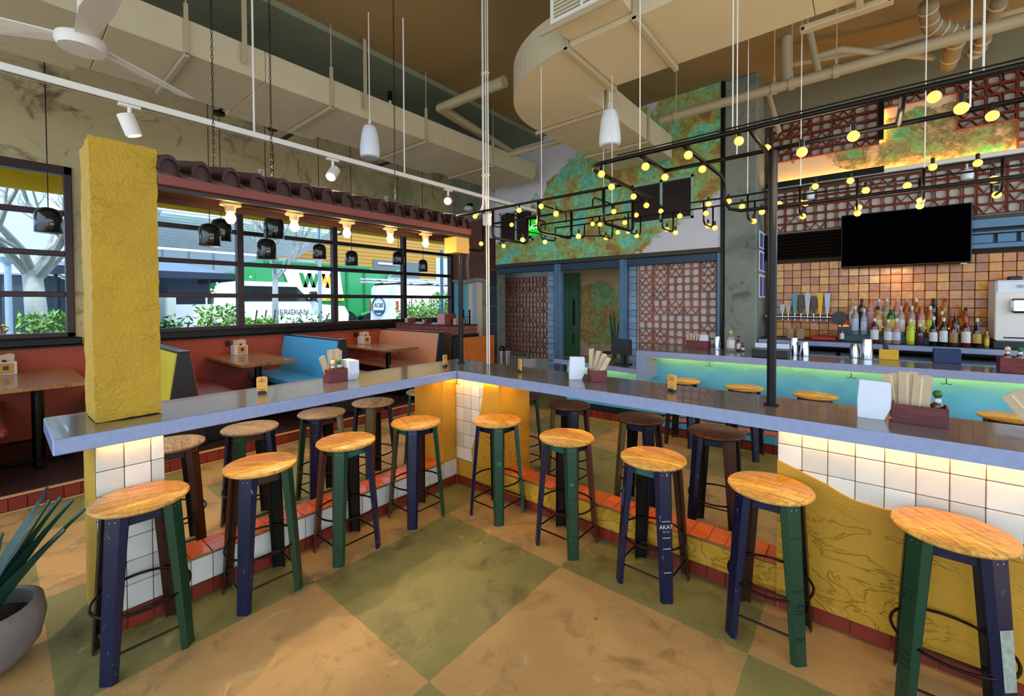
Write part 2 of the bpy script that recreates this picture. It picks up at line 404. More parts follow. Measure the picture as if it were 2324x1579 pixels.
# ================================================================== room shell
CEIL = 4.8; WX = -7.5; BY = 7.2; SY = 6.6
fl = struct('floor', M().box(-9.0, 4.2, -3.2, 10.2, -.12, 0), MF)
struct('ceiling', M().box(-7.7, 4.2, -3.2, 10.2, CEIL, CEIL+.2), MCEIL)
struct('trim_1', M().box(-7.5, -4.68, -3.2, 8.0, CEIL-.07, CEIL-.001), MCEILG)
# window wall with two openings
ZS, ZH = 1.30, 3.36
wl = M()
wl.box(WX-.18, WX, -3.2, 7.6, 0, ZS).box(WX-.18, WX, -3.2, 7.6, ZH, CEIL)
wl.box(WX-.18, WX, .61, .89, ZS, ZH).box(WX-.18, WX, 6.86, 7.6, ZS, ZH).box(WX-.18, WX, -3.2, -2.9, ZS, ZH)
struct('wall_left', wl, MCONC)
MU = (1.819, 2.311, 2.80)
def window(name, y0, y1, mull):
    w = thing(name, None, None, (WX, (y0+y1)/2, ZS)); w['kind'] = 'structure'
    fr = M(); t = .07
    fr.box(WX-.10, WX+.03, y0, y1, ZS, ZS+.055, .006).box(WX-.10, WX+.03, y0, y1, ZH-.10, ZH, .006)
    fr.box(WX-.10, WX+.03, y0, y0+t, ZS, ZH, .006).box(WX-.10, WX+.03, y1-t, y1, ZS, ZH, .006)
    obj('frame', fr, MRUST, w)
    for y in mull: obj('mullion', M().box(WX-.09, WX+.02, y-.045, y+.045, ZS+.05, ZH-.09, .006), MRUST, w)
    ys = [y0+t]+list(mull)+[y1-t]
    zs = [ZS+.05]+list(MU)+[ZH-.1]
    for i in range(len(ys)-1):
        a, b2 = ys[i]+(.045 if i else 0), ys[i+1]-(.045 if i < len(ys)-2 else 0)
        for z in MU: obj('muntin', M().box(WX-.07, WX+.005, a, b2, z-.035, z+.03, .005), MRUST, w)
        for j in range(len(zs)-1):
            obj('pane', M().box(WX-.045, WX-.04, a, b2, zs[j]+(.03 if j else 0), zs[j+1]-(.035 if j < 3 else 0)), MGLASS, w)
    obj('sill', M().box(WX-.02, WX+.13, y0-.05, y1+.05, ZS-.09, ZS-.003, .01), MBLK, w)
    return w
window('window_1', -2.9, .61, (-.9,)); window('window_2', .89, 6.86, (2.43, 3.97, 5.50))
# back wall: soffit, recess, bar wall
sf = struct('wall_back', M().box(-5.9, -1.565, SY, SY+.35, 2.47, CEIL).box(-7.6, -5.9, SY+.34, SY+.7, 3.1, CEIL), MSOF)
struct('trim_2', M().box(-5.9, -1.565, SY-.0, SY+.4, 2.40, 2.469, .004), mat('dark_olive_steel', '#3a3626', .5, .3))
struct('wall_hall', M().box(-7.6, -1.6, 8.7, 8.9, 0, CEIL), MDOORWALL)
struct('wall_hall_side', M().box(-7.7, -7.5, 7.6, 8.9, 0, CEIL), MCONC)
# concrete column beside the bar
struct('column_concrete', M().box(-1.56, -1.15, SY+.02, SY+.72, 0, CEIL, .015), MCOLD)
struct('trim_3', M().box(-1.60, -1.562, SY-.02, SY+.4, 0, CEIL), MBLK)
struct('wall_bar', M().box(-1.15, 4, BY, BY+.25, 0, CEIL), mat('bar_wall_backing', '#5a5648', .85, 0, .2, 3))
struct('wall_bar_upper', M().box(-1.15, 4, BY-.12, BY-.001, 4.226, CEIL), mat('olive_painted_wall', '#7c765a', .8, 0, .14, 2, .1, 30))
# plastered and block pillar at the end of the windows
pil = thing('pillar_plaster', None, None, (-6.9, 7.0, 0)); pil['kind'] = 'structure'
obj('core', M().box(-7.49, -6.42, 6.88, 7.5, 0, CEIL), MCOLD, pil)
x = -7.45
for wdt, c in ((.36, '#5f9fb4'), (.12, '#58b0b4'), (.13, '#e6c49a'), (.14, '#9ab4c8'), (.15, '#e4be92')):
    obj('painted_stripe', M().box(x, x+wdt, 6.855, 6.879, 0, 2.18, .004), mat('stripe_paint_'+c[1:], c, .7, 0, .1, 4, .15, 30), pil); x += wdt
obj('stone_patch', M().prism([(-7.48, 2.19), (-6.43, 2.19), (-6.43, 3.55), (-6.9, 3.5), (-7.45, 3.6)], 'y', 6.845, 6.879), concrete('rust_stone', '#4a2c20', '#7a4a34', '#2a1812', '#5a3a2a', .3, 3), pil)
obj('plaster_lip', M().tube([(-7.45, 6.85, 2.2), (-7.0, 6.845, 2.16), (-6.7, 6.85, 2.2), (-6.45, 6.85, 2.17)], .05, 8).tube([(-6.95, 6.85, 2.2), (-6.98, 6.845, 2.6), (-6.9, 6.85, 2.95)], .04, 8), mat('pale_mortar', '#9a8a7a', .9, 0, .2, 8, .4, 30), pil, True)
k = 0
zz = .02
bmesh_cmu = M().box(-.012, .012, -.155, .155, 0, .385, .008).mesh('block', MCMUD)
scatter('block', bmesh_cmu, pil, [(-6.408, 7.04, z) for z in (.02, .42, .82, 1.22, 1.62, 2.02)])
MSTONE = MATS['rust_stone']
obj('stone_face', M().box(-6.42, -6.40, 6.88, 7.2, 2.42, 3.5), MSTONE, pil)
# ================================================================== breeze blocks
def bb_mesh(kind, w, h, d, mt):
    """screen block: frame with either two rounded openings and a bar, or a zigzag"""
    m = M(); t = .009
    m.box(-w/2, w/2, 0, d, h/2-t, h/2, 0).box(-w/2, w/2, 0, d, -h/2, -h/2+t, 0)
    m.box(-w/2, -w/2+t, 0, d, -h/2+t, h/2-t, 0).box(w/2-t, w/2, 0, d, -h/2+t, h/2-t, 0)
    hi = h/2-t
    if kind == 'rings':
        m.box(-.016, -.010, 0, d, -hi, hi).box(.010, .016, 0, d, -hi, hi)
        q = .022
        for x0, x1 in ((-w/2+t, -.017), (.017, w/2-t)):
            for cx, sx in ((x0, 1), (x1, -1)):
                for cz, sz in ((-hi, 1), (hi, -1)):
                    m.prism([(cx, cz), (cx+sx*q, cz), (cx+sx*q*.3, cz+sz*q*.3), (cx, cz+sz*q)], 'y', 0, d)
    else:
        xs = [-w/2+t*.6, -w/4, 0, w/4, w/2-t*.6]; zs = [hi, -hi, hi, -hi, hi]; b = .0045
        for i in range(4):
            m.prism([(xs[i]-b, zs[i]), (xs[i]+b, zs[i]), (xs[i+1]+b, zs[i+1]), (xs[i+1]-b, zs[i+1])], 'y', 0, d)
    return m.mesh('breeze_block', mt)
def bb_wall(name, x0, z0, nx, nz, w, h, y, mt, d=.07, seed=1, skip=None, ret=None, back=None):
    rnd = random.Random(seed)
    e = thing(name, None, None, (x0, y, z0)); e['kind'] = 'structure'
    me = {k: bb_mesh(k, w-.004, h-.004, d, mt) for k in ('rings', 'zigzag')}
    L = {'rings': [], 'zigzag': []}
    for j in range(nz):
        for i in range(nx):
            cx, cz = x0+(i+.5)*w, z0+(j+.5)*h
            if skip and skip(cx, cz): continue
            L['zigzag' if rnd.random() < .46 else 'rings'].append((cx, y, cz))
    for k in L: scatter('breeze_block', me[k], e, L[k])
    if back: obj('backing', back, mat('grey_wall_behind_blocks', '#c9c7ba', .9, 0, .15, 4), e)
    return e
BW, BH = .2315, .109
# lower band of the bar wall
b0 = bb_wall('wall_breeze_lower', -1.12, 2.665, 14, 5, BW, BH*1.06, BY-.055, MBBD, .04, 3, back=M().box(-1.13, 2.2, BY-.01, BY-.001, 2.66, 3.25))
def skipu(x, z):
    if x < .10: return z < 3.66
    if x < .7945: return z < 4.09
    if x < 1.2575: return z < 3.66
    return False
b1 = bb_wall('wall_breeze_upper', .10-5*BW, 3.335, 14, 8, BW, BH, BY-.075, MBBD, .06, 5, skip=skipu, back=M().box(-1.06, .10, BY-.012, BY-.002, 3.66, 4.21).box(.10, .7945, BY-.012, BY-.002, 4.098, 4.21).box(.7945, 1.2575, BY-.012, BY-.002, 3.662, 4.21).box(1.2575, 2.3, BY-.012, BY-.002, 3.34, 4.21))
struct('panel_plaster_bar', M().prism([(-1.1, 3.335), (1.2575, 3.335), (1.2575, 3.66), (.7945, 3.66), (.7945, 4.096), (.10, 4.096), (.10, 3.66), (-1.1, 3.66)], 'y', BY-.06, BY-.001), MPLB)
struct('trim_4', M().box(-1.1, 2.3, BY-.13, BY-.02, 4.20, 4.225, .004).box(-.98, .11, BY-.10, BY-.02, 3.656, 3.67).box(.095, .115, BY-.10, BY-.02, 3.66, 4.09).box(.10, .80, BY-.1, BY-.02, 4.09, 4.102).box(.789, .80, BY-.1, BY-.02, 3.66, 4.098).box(.789, 1.265, BY-.1, BY-.02, 3.655, 3.668).box(1.252, 1.265, BY-.1, BY-.02, 3.34, 3.668), mat('rust_trim', '#9a4a30', .6))
struct('shelf_cove', M().box(-1.1, 2.3, BY-.22, BY-.03, 3.265, 3.315, .004), MWHITE)
struct('beam_cove', M().box(-1.1, .16, BY-.25, BY-.221, 3.27, 3.345).box(.10, .155, BY-.17, BY-.1, 3.70, 4.18), MBLK)
obj('led_strip', M().box(-1.05, 2.2, BY-.11, BY-.095, 3.3155, 3.32), emit('cove_led', '#ffb84e', 34), bpy.data.objects['shelf_cove']); obj('led_strip', M().box(.12, .14, BY-.099, BY-.094, 3.70, 4.05), MATS['cove_led'], bpy.data.objects['beam_cove'])
# roller shutter band and steel channel
sh = thing('shutter_band', None, None, (-1.1, BY-.1, 2.28)); sh['kind'] = 'structure'
sl = M().prism([(0, 0), (-.03, .006), (-.038, .022), (-.03, .038), (0, .044)], 'x', -1.13, .87).mesh('slat', MBLK)
scatter('slat', sl, sh, [(0, BY-.05, 2.28+i*.046) for i in range(8)])
bm_ = thing('beam_steel', None, None, (.87, BY-.1, 2.28)); bm_['kind'] = 'structure'
obj('flange', M().box(.87, 2.3, BY-.14, BY-.01, 2.275, 2.33, .005).box(.87, 2.3, BY-.16, BY-.01, 2.50, 2.60, .005).box(.87, 2.3, BY-.15, BY-.01, 2.44, 2.46, .003), MBLUES, bm_)
obj('web', M().box(.87, 2.3, BY-.05, BY-.005, 2.33, 2.5), MBLKP, bm_)
obj('stiffener', M().box(.90, 1.09, BY-.10, BY-.05, 2.335, 2.435, .004).box(1.12, 1.26, BY-.10, BY-.05, 2.335, 2.435, .004).box(1.29, 1.5, BY-.1, BY-.05, 2.335, 2.435, .004), MBLUES, bm_)
# glazed tile splashback, one object per tile
tw = thing('wall_tiled', None, None, (-.95, BY, 1.19)); tw['kind'] = 'structure'
obj('grout_bed', M().box(-1.12, 2.0, BY-.008, BY-.002, 1.15, 2.276), MGROUTD, tw)
P_ = .104
zt = [M().box(-P_/2+.002, P_/2-.002, -.012-.002*k, 0, -P_/2+.002, P_/2-.002, .004).xf(Matrix.Rotation((k-1)*.02, 4, 'X') @ Matrix.Rotation((k-1)*.025, 4, 'Z')).mesh('glazed_tile', MZ) for k in range(3)]
for k in range(3):
    scatter('glazed_tile', zt[k], tw, [(-1.06+i*P_, BY-.006, 1.24+j*P_) for i in range(27) for j in range(10) if (i*7+j*5+i*j) % 3 == k])
# ================================================================== opening under the soffit
rp = bb_wall('wall_screen_right', py_(1449, 700, SY+.16).x, .55, 5, 15, (py_(1626, 700, SY+.16).x-py_(1449, 700, SY+.16).x)/5, .118, SY+.16, MBB, .03, 11)
lp = bb_wall('wall_screen_left', -7.35, .35, 8, 16, .205, .122, 8.3, MBB, .022, 21)
struct('screen_lit_space_sheet', M().box(-7.6, -5.62, 8.34, 8.36, 0, 2.9).box(-2.92, -1.6, SY+.21, SY+.23, 0, 2.5), mat('pale_lit_space', '#d5dcdc', .8, 0, .08, 2))  # pale sheets stand in for the lit space behind the blocks
POSTX = [py_(x, 700, SY+.04).x for x in (1257, 1271, 1405, 1421, 1626, 1641)]
st = thing('post_steel', None, None, (-4, SY+.1, 0)); st['kind'] = 'structure'
for x0, x1 in ((POSTX[0], POSTX[1]), (POSTX[2], POSTX[3]), (POSTX[4], POSTX[5])):
    obj('post', M().box(x0, x1, SY+.04, SY+.16, 0, 2.4, .008).box(x0+.03, x1-.03, SY+.03, SY+.04, 0, 2.4), MBLUES, st)
obj('lintel', M().box(-5.9, POSTX[0], SY+.05, SY+.14, 2.28, 2.40, .006).box(POSTX[1], POSTX[2], SY+.05, SY+.14, 2.27, 2.40, .006).box(POSTX[3], POSTX[4], SY+.05, SY+.14, 2.28, 2.40, .006), mat('dark_blue_lintel', '#2c3e50', .45, .4, .25, 4), st)
cm = thing('wall_block_jamb', None, None, (-4.75, SY+.2, 0)); cm['kind'] = 'structure'
cme = M().box(-.065, .065, -.1, .1, 0, .104, .006).mesh('block', MCMU)
scatter('block', cme, cm, [(py_(1248.5, 700, SY+.22).x, SY+.32, .02+i*.11) for i in range(21)]+[(py_(1434.5, 700, SY+.16).x, SY+.26, .02+i*.11) for i in range(21)])
struct('beam_hall', M().box(-5.6, -2.9, 8.4, 8.69, 2.45, 2.75), mat('hall_beam', '#7a6a4a', .7))
dr = thing('door_1', None, None, (-5.3, 8.6, 0)); dr['kind'] = 'structure'
MDOOR = mat('green_painted_door', '#3f6a48', .5, 0, .2, 5)
d0, d1 = py_(1277, 700, 8.6).x, py_(1313, 700, 8.6).x
obj('leaf', M().box(d0, d1, 8.58, 8.64, 0, 2.36, .006), MDOOR, dr)
for i in range(3):
    a = d0+.04+i*.08
    obj('board', M().box(a, a+.074, 8.568, 8.582, .1, 2.22, .004), MDOOR, dr)
obj('pull_plate', M().box(d1-.13, d1-.09, 8.545, 8.58, 1.15, 1.75, .004), MBLK, dr)
obj('handle', M().tube([(d1-.11, 8.58, .72), (d1-.11, 8.53, .74), (d1-.11, 8.53, .92), (d1-.11, 8.58, .94)], .012), MBLK, dr)
# ================================================================== the L-shaped drink rail counter
CT, CB = 1.08, 1.005
ct = thing('drink_counter', 'long L-shaped grey quartz counter with blue daylight painted on the edge and warm light on the top, standing on tiled piers', 'counter', (-2.9, 2.7, 0))
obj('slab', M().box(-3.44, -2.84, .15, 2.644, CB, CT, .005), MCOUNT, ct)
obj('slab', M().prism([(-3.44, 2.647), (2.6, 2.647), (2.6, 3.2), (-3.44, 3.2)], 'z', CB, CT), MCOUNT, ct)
obj('top_warm_tint', M().prism([(-3.436, .154), (-2.844, .154), (-2.844, 2.651), (2.596, 2.651), (2.596, 3.196), (-3.436, 3.196)], 'z', CT, CT+.0012), MBARTOP, ct)  # thin skin that carries the painted warm light of the slab top
# LED strips under the slab
for b in ((-2.935, -2.92, .32, .55), (-2.935, -2.92, 2.58, 2.72)): obj('led_strip', M().box(b[0]+.005, b[1]+.005, b[2], b[3], CB-.006, CB-.001), MLED, ct)
obj('led_strip', M().box(-2.92, -2.42, 2.70, 2.715, CB-.006, CB-.001), MLED, ct)
obj('led_strip', M().box(-.34, 2.4, 2.70, 2.715, CB-.006, CB-.001), MLED, ct)
obj('led_strip', M().box(-3.03, -3.01, .6, 2.54, CB-.006, CB-.001), MLED, ct); obj('led_strip', M().box(-2.36, -.40, 2.83, 2.85, CB-.006, CB-.001), MLED, ct)
def hook(par, x, y, z, ax='y'):
    pts = [(0, 0), (0, -.04)]; m = M()
    m.tube([(x, y, z), (x, y, z-.035)], .003, 6)
    for s in (-1, 1):
        q = []
        for i in range(6):
            t = PI*i/5*.8; q.append((s*.022*(1-math.cos(t))*.9, -.035-.016*math.sin(t)))
        m.tube([(x+(a if ax == 'x' else 0), y+(a if ax == 'y' else 0), z+b) for a, b in q], .003, 6)
    return obj('coat_hook', m, MBLK, par, True)
for y in (.9, 1.42, 1.9, 2.45): hook(ct, -3.34, y, CB, 'y')
for x in (-2.3, -1.75, -1.1, -.5): hook(ct, x, 3.1, CB, 'x')
hook(ct, -2.86, 2.66, CB, 'x')
# ------------------------------------------------------------------ tiled base: piers and foot curbs
def tile_mesh(name, a, b, mt, ax, d=.008):
    """a x b tile facing +x, -y or +z"""
    if ax == 'x': m = M().box(-d*.3, d, -a/2, a/2, -b/2, b/2, .003)
    elif ax == 'y': m = M().box(-a/2, a/2, -d, d*.3, -b/2, b/2, .003)
    else: m = M().box(-a/2, a/2, -b/2, b/2, -d*.3, d, .003)
    return m.mesh(name, mt)
def tile_run(par, mt, ax, u0, u1, v0, v1, pos, pu, pv, name='tile', g=.0035, keep=None, mats=None):
    """fill a rectangle with tiles, cutting the last column and row; u along the wall, v up (or depth)"""
    cache = {}
    u = u0
    while u < u1-.012:
        a = min(pu, u1-u); v = v0
        while v < v1-.012:
            b = min(pv, v1-v); cu, cv = u+a/2, v+b/2
            if keep is None or keep(cu, cv):
                key = (round(a, 4), round(b, 4))
                if key not in cache: cache[key] = tile_mesh(name, a-g, b-g, mt, ax)
                l = (pos, cu, cv) if ax == 'x' else ((cu, pos, cv) if ax == 'y' else (cu, cv, pos))
                scatter(name, cache[key], par, [l])
            v += pv
        u += pu
BX, BYF, CH = -2.95, 2.74, .235
# left arm: pier under the yellow column and curb
pl = thing('tiled_pier', 'white tiled pier under the yellow column at the counter end', 'pier', (-3.1, .42, 0))
obj('core', M().box(-3.4, BX, .298, .57, 0, CB-.001), MYEL, pl)
obj('grout_bed', M().box(BX, BX+.003, .298, .57, .002, CB-.002), MGROUT, pl)
tile_run(pl, MTW, 'x', .298, .57, .108, 1.004, BX+.003, .1075, .125, 'white_tile')
tile_run(pl, MTK, 'x', .298, .57, .004, .106, BX+.003, .1075, .102, 'red_tile')
def curb_x(par):
    obj('core', M().box(-3.15, BX, .571, 2.57, 0, CH), MGROUT, par)
    tile_run(par, MTR, 'z', -3.15, BX+.003, .571, 2.57, CH, .1, .107, 'terracotta_tile')
    tile_run(par, MTW, 'x', .571, 2.57, .088, CH-.002, BX+.001, .1075, .15, 'white_tile')
    tile_run(par, MTK, 'x', .571, 2.57, .004, .086, BX+.001, .1075, .082, 'red_tile')
    obj('metal_edge', M().box(BX+.004, BX+.012, .571, 2.57, CH+.0, CH+.009), mat('brass_tile_edge', '#a98a5a', .35, .8), par)
    tile_run(par, MTK, 'x', .571, 2.57, .004, CH-.004, -3.1545, .1075, .115, 'red_tile')
cl = thing('foot_curb', 'low tiled foot curb along the window side arm of the counter', 'curb', (-2.97, 1.5, 0)); curb_x(cl)
# corner pier
cp = thing('corner_pier', 'inner corner pier with gold plaster and white tiles under the counter bend', 'pier', (-2.9, 2.8, 0))
obj('core', M().box(-3.36, BX-.002, 2.571, 3.15, 0, CB-.001).box(BX-.002, -2.405, BYF+.002, 3.15, 0, CB-.001), MYEL2, cp)
obj('grout_bed', M().box(BX, -2.43, BYF-.002, BYF+.001, CH, CB-.002), MGROUT, cp)
tile_run(cp, MTW, 'y', BX, -2.45, CH+.005, CB-.002, BYF-.002, .1, .1215, 'white_tile', keep=lambda u, v: u < -2.63+.13*(v-.35))
obj('gold_plaster', M().prism([(-2.73, CH), (-2.405, CH), (-2.405, CB-.002), (-2.585, CB-.002), (-2.60, .85), (-2.64, .68), (-2.70, .5), (-2.74, .36)], 'y', BYF-.016, BYF), MYEL2, cp)
tile_run(cp, MTK, 'y', BX+.01, -2.405, .004, .086, BYF-.001, .1045, .082, 'red_tile')
tile_run(cp, MTR, 'z', -3.15, BX+.003, 2.573, BYF, CH, .1, .1, 'terracotta_tile')
tile_run(cp, MTK, 'x', 2.573, 2.73, .004, .086, BX+.001, .1, .082, 'red_tile'); tile_run(cp, MTW, 'x', 2.573, 2.73, .088, CH, BX+.001, .1, .15, 'white_tile')
# right arm curb
cr = thing('foot_curb', 'low foot curb with terracotta top and gold plaster face along the bar side arm', 'curb', (-1.4, 2.8, 0))
obj('core', M().box(-2.404, -.367, BYF+.002, 2.94, 0, CH), MGROUT, cr)
tile_run(cr, MTR, 'z', -2.404, -.367, BYF, 2.94, CH, .104, .1, 'terracotta_tile')
obj('gold_plaster', M().grid(lambda u, v: (-2.404+u*2.037, BYF-.010-.006*math.sin(u*40+v*6)*math.sin(v*PI), .088+v*(CH-.092)), 60, 5), MYEL2, cr, True)
obj('metal_edge', M().box(-2.404, -.367, BYF-.014, BYF-.005, CH, CH+.009), MATS['brass_tile_edge'], cr)
tile_run(cr, MTK, 'y', -2.404, -.367, .004, .086, BYF, .1045, .082, 'red_tile')
# right pier, white tile above a wave of gold plaster
rp2 = thing('wave_pier', 'wide pier with white tiles above a wave of gold plaster at the right', 'pier', (1, 2.9, 0))
obj('core', M().box(-.366, 2.5, BYF+.002, 3.15, 0, CB-.001), MYEL2, rp2)
obj('grout_bed', M().box(-.366, 2.5, BYF-.002, BYF+.001, .5, CB-.002), mat('pale_rust_grout', '#9a6a4c', .85), rp2)
WV = [(-.36, .84), (-.25, .80), (-.15, .765), (-.09, .735), (-.03, .712), (.07, .704), (.18, .71), (.3, .71), (.40, .69), (.47, .655), (.52, .62), (.7, .55), (1, .52), (1.5, .6), (2.5, .75)]
WV = [(x*1.0148, 1.7-(1.7-z)*1.0148) for x, z in WV]
def wave(x):
    for (a, b), (c, d) in zip(WV, WV[1:]):
        if a <= x <= c: return b+(d-b)*(x-a)/(c-a)
    return .7
tile_run(rp2, MTW, 'y', -.366, 2.5, .545, CB-.002, BYF-.002, .111, .1235, 'white_tile', keep=lambda u, v: v > wave(u)-.07)
obj('gold_plaster', M().prism([(WV[0][0], .088), (WV[-1][0], .088)]+[(x, z) for x, z in reversed(WV)], 'y', BYF-.022, BYF), MYEL2, rp2)
tile_run(rp2, MTK, 'y', -.36, 2.5, .004, .086, BYF-.004, .157, .082, 'red_tile')
# ------------------------------------------------------------------ stucco column on the counter end
def stucco_box(x0, x1, y0, y1, z0, z1, amp=.006, n=10, nz=40):
    m = M(); rnd = random.Random(3); h = {}
    def j(p):
        k = tuple(round(c, 3) for c in p)
        if k not in h: h[k] = Vector((rnd.uniform(-amp, amp), rnd.uniform(-amp, amp), rnd.uniform(-amp, amp)))
        return Vector(p)+h[k]
    m.grid(lambda u, v: j((x1, y0+u*(y1-y0), z0+v*(z1-z0))), n, nz); m.grid(lambda u, v: j((x0, y0+u*(y1-y0), z0+v*(z1-z0))), n, nz)
    m.grid(lambda u, v: j((x0+u*(x1-x0), y0, z0+v*(z1-z0))), n, nz); m.grid(lambda u, v: j((x0+u*(x1-x0), y1, z0+v*(z1-z0))), n, nz)
    m.grid(lambda u, v: j((x0+u*(x1-x0), y0+v*(y1-y0), z1)), n, n); m.grid(lambda u, v: j((x0+u*(x1-x0), y0+v*(y1-y0), z0)), n, n)
    return m
yc = obj('stucco_column', stucco_box(-3.40, -3.05, .312, .582, CT+.006, 2.56, .0035), MYEL, None, True, 50)
tag(yc, 'square yellow stucco column rising from the left end of the counter', 'column')
# black posts on the counter
for (x, y, z, l) in ((-3.15, 2.99, 2.19, 'slim black steel post on the counter bend under the yellow capital'), (-.425, 2.915, 2.574, 'slim black steel post on the right counter arm carrying the bulb rails')):
    e = thing('steel_post', l, 'post', (x, y, CT))
    obj('tube', M().cyl((x, y, CT+.006), (x, y, z), .024, n=20), MBLK, e, True, 40); obj('foot_plate', M().cyl((x, y, CT), (x, y, CT+.008), .04, n=20), MBLK, e)
# ------------------------------------------------------------------ tiled awning above the left arm
aw = thing('tile_awning', 'narrow awning of dark barrel roof tiles with bare bulbs above the counter', 'awning', (-3.2, 1.8, 2.34))
MAW = mat('dark_red_timber', '#2c0f0a', .5, 0, .2, 6); MRT = mat('dark_roof_tile', '#3a120c', .6, 0, .25, 12, .2, 40, .2)
obj('fascia', M().box(-3.06, -3.03, .585, 3.03, 2.365, 2.425, .004), mat('red_oxide_fascia', '#7a3426', .5, 0, .15, 8), aw)
obj('soffit_board', M().box(-3.47, -3.06, .585, 3.03, 2.372, 2.40), MAW, aw)
obj('side_beam', M().box(-3.10, -3.06, .585, 3.03, 2.34, 2.372).box(-3.47, -3.43, .585, 3.03, 2.34, 2.372), MAW, aw)
def barrel():
    m = M(); pts = []; n = 16; w = .1535
    def prof(t):
        if t < .62: a = PI*t/.62; return (-w/2+.62*w*(1-math.cos(a))/2, .085*math.sin(a)**.8)
        a = PI*(t-.62)/.38; return (-w/2+.62*w+.42*w*(1-math.cos(a))/2, -.018*math.sin(a))
    top = [prof(i/n) for i in range(n+1)]
    rows = []
    for x, dz, sc2 in ((.055, 0, 1), (-.10, .035, .97), (-.26, .075, .94), (-.42, .115, .9)):
        rows.append([(x, u*sc2, z*sc2+dz) for u, z in top]+[(x, u*sc2*.9, z*sc2*.86+dz-.012) for u, z in reversed(top)])
    L = len(rows[0]); vs = [p for r in rows for p in r]; fs = []
    for i in range(len(rows)-1):
        for k in range(L): fs.append((i*L+k, i*L+(k+1) % L, (i+1)*L+(k+1) % L, (i+1)*L+k))
    for r0 in (0, (len(rows)-1)*L):
        for k in range(n): fs.append((r0+k, r0+k+1, r0+L-2-k, r0+L-1-k))
    m.add(vs, fs); m.add([(.03, u*.97, z*.97) for u, z in top if z >= 0]+[(.03, u*.97, -.02) for u, z in (top[10], top[0])], [tuple(range(sum(1 for u, z in top if z >= 0)+2))])
    return m.mesh('roof_tile', MRT, True, 40)
scatter('roof_tile', barrel(), aw, [(-3.06, .655+i*.1535, 2.447) for i in range(16)])
obj('capital_block', stucco_box(-3.24, -3.065, 2.86, 3.03, 2.185, 2.338, .002, 6, 6), mat('tan_plaster', '#d9a452', .7, 0, .1, 8, .3, 40), aw, True, 50)
obj('conduit', M().tube([(-3.25, .95, 2.362), (-3.25, 2.9, 2.362)], .011), MAW, aw)
MBULBW = emit('warm_filament_bulb', '#ffb950', 9); MROSE = mat('cream_porcelain', '#e3cfa2', .3)
for y in (1.0, 1.41, 1.825, 2.235, 2.63):
    b = obj('lampholder', M().cyl((-3.25, y, 2.345), (-3.25, y, 2.362), .062, n=24).lathe([(.03, -.04), (.033, -.01), (.045, .002)], 20, (-3.25, y, 2.345)), MROSE, aw, True, 40)
    obj('bulb', M().lathe([(.002, -.085), (.018, -.08), (.030, -.06), (.032, -.045), (.024, -.02), (.016, 0)], 16, (-3.25, y, 2.31)), MBULBW, b, True)
    lamp('bulb_light', 'POINT', (-3.25, y, 2.20), 3.5, (1, .66, .28), b, .035)
for i, y in enumerate((px_(486, 395, -3.25).y, px_(617, 410, -3.25).y, px_(897, 480, -3.25).y)):
    m = M(); z = 2.58; k = 0
    while z < CEIL-.03:
        q = [(.006*math.cos(t), .016*math.sin(t)) for t in [2*PI*j/8 for j in range(8)]]
        m.tube([(-3.25+(a if k % 2 else 0), y+(0 if k % 2 else a), z+b) for a, b in q], .0022, 4, True); z += .027; k += 1
    obj('chain', m, MBLK, aw)
# ================================================================== bar stools
PAINT = {'blue': '#060c30', 'green': '#193a24', 'brown': '#3a1c12', 'dark': '#14100e', 'olive': '#4a4220', 'teal': '#2a5a52', 'navy': '#0c1430', 'rust': '#5a2c1c', 'grey': '#6a6456'}
def paint(n):
    nm = 'drum_paint_'+n
    if nm in MATS: return MATS[nm]
    m, nt, b = nodes(nm); v = coord(nt); c = lin(PAINT[n])
    oi = nt.nodes.new('ShaderNodeObjectInfo'); add = nt.nodes.new('ShaderNodeVectorMath'); add.operation = 'MULTIPLY_ADD'
    nt.links.new(oi.outputs['Random'], add.inputs[0]); add.inputs[1].default_value = (5, 9, 3); nt.links.new(v, add.inputs[2]); v = add.outputs[0]
    out = mix(nt, shade(c, .75), shade(c, 1.25), noise(nt, v, 9, 5))
    sc1 = ramp(nt, noise(nt, mapping(nt, v, scale=(1, 1, .4)), 38, 6, .7), [(.64, (0, 0, 0)), (.68, (1, 1, 1))])
    out = mix(nt, out, lin('#8f8a78' if n in ('blue', 'navy', 'teal') else '#241810'), mix(nt, (0, 0, 0, 1), sc1, .7 if n != 'dark' else .2))
    nt.links.new(out, b.inputs['Base Color']); b.inputs['Roughness'].default_value = .32; b.inputs['Metallic'].default_value = .15
    b.inputs['Coat Weight'].default_value = .12
    bump(nt, b, noise(nt, v, 22, 4), .1, .004); return m
SH = .755
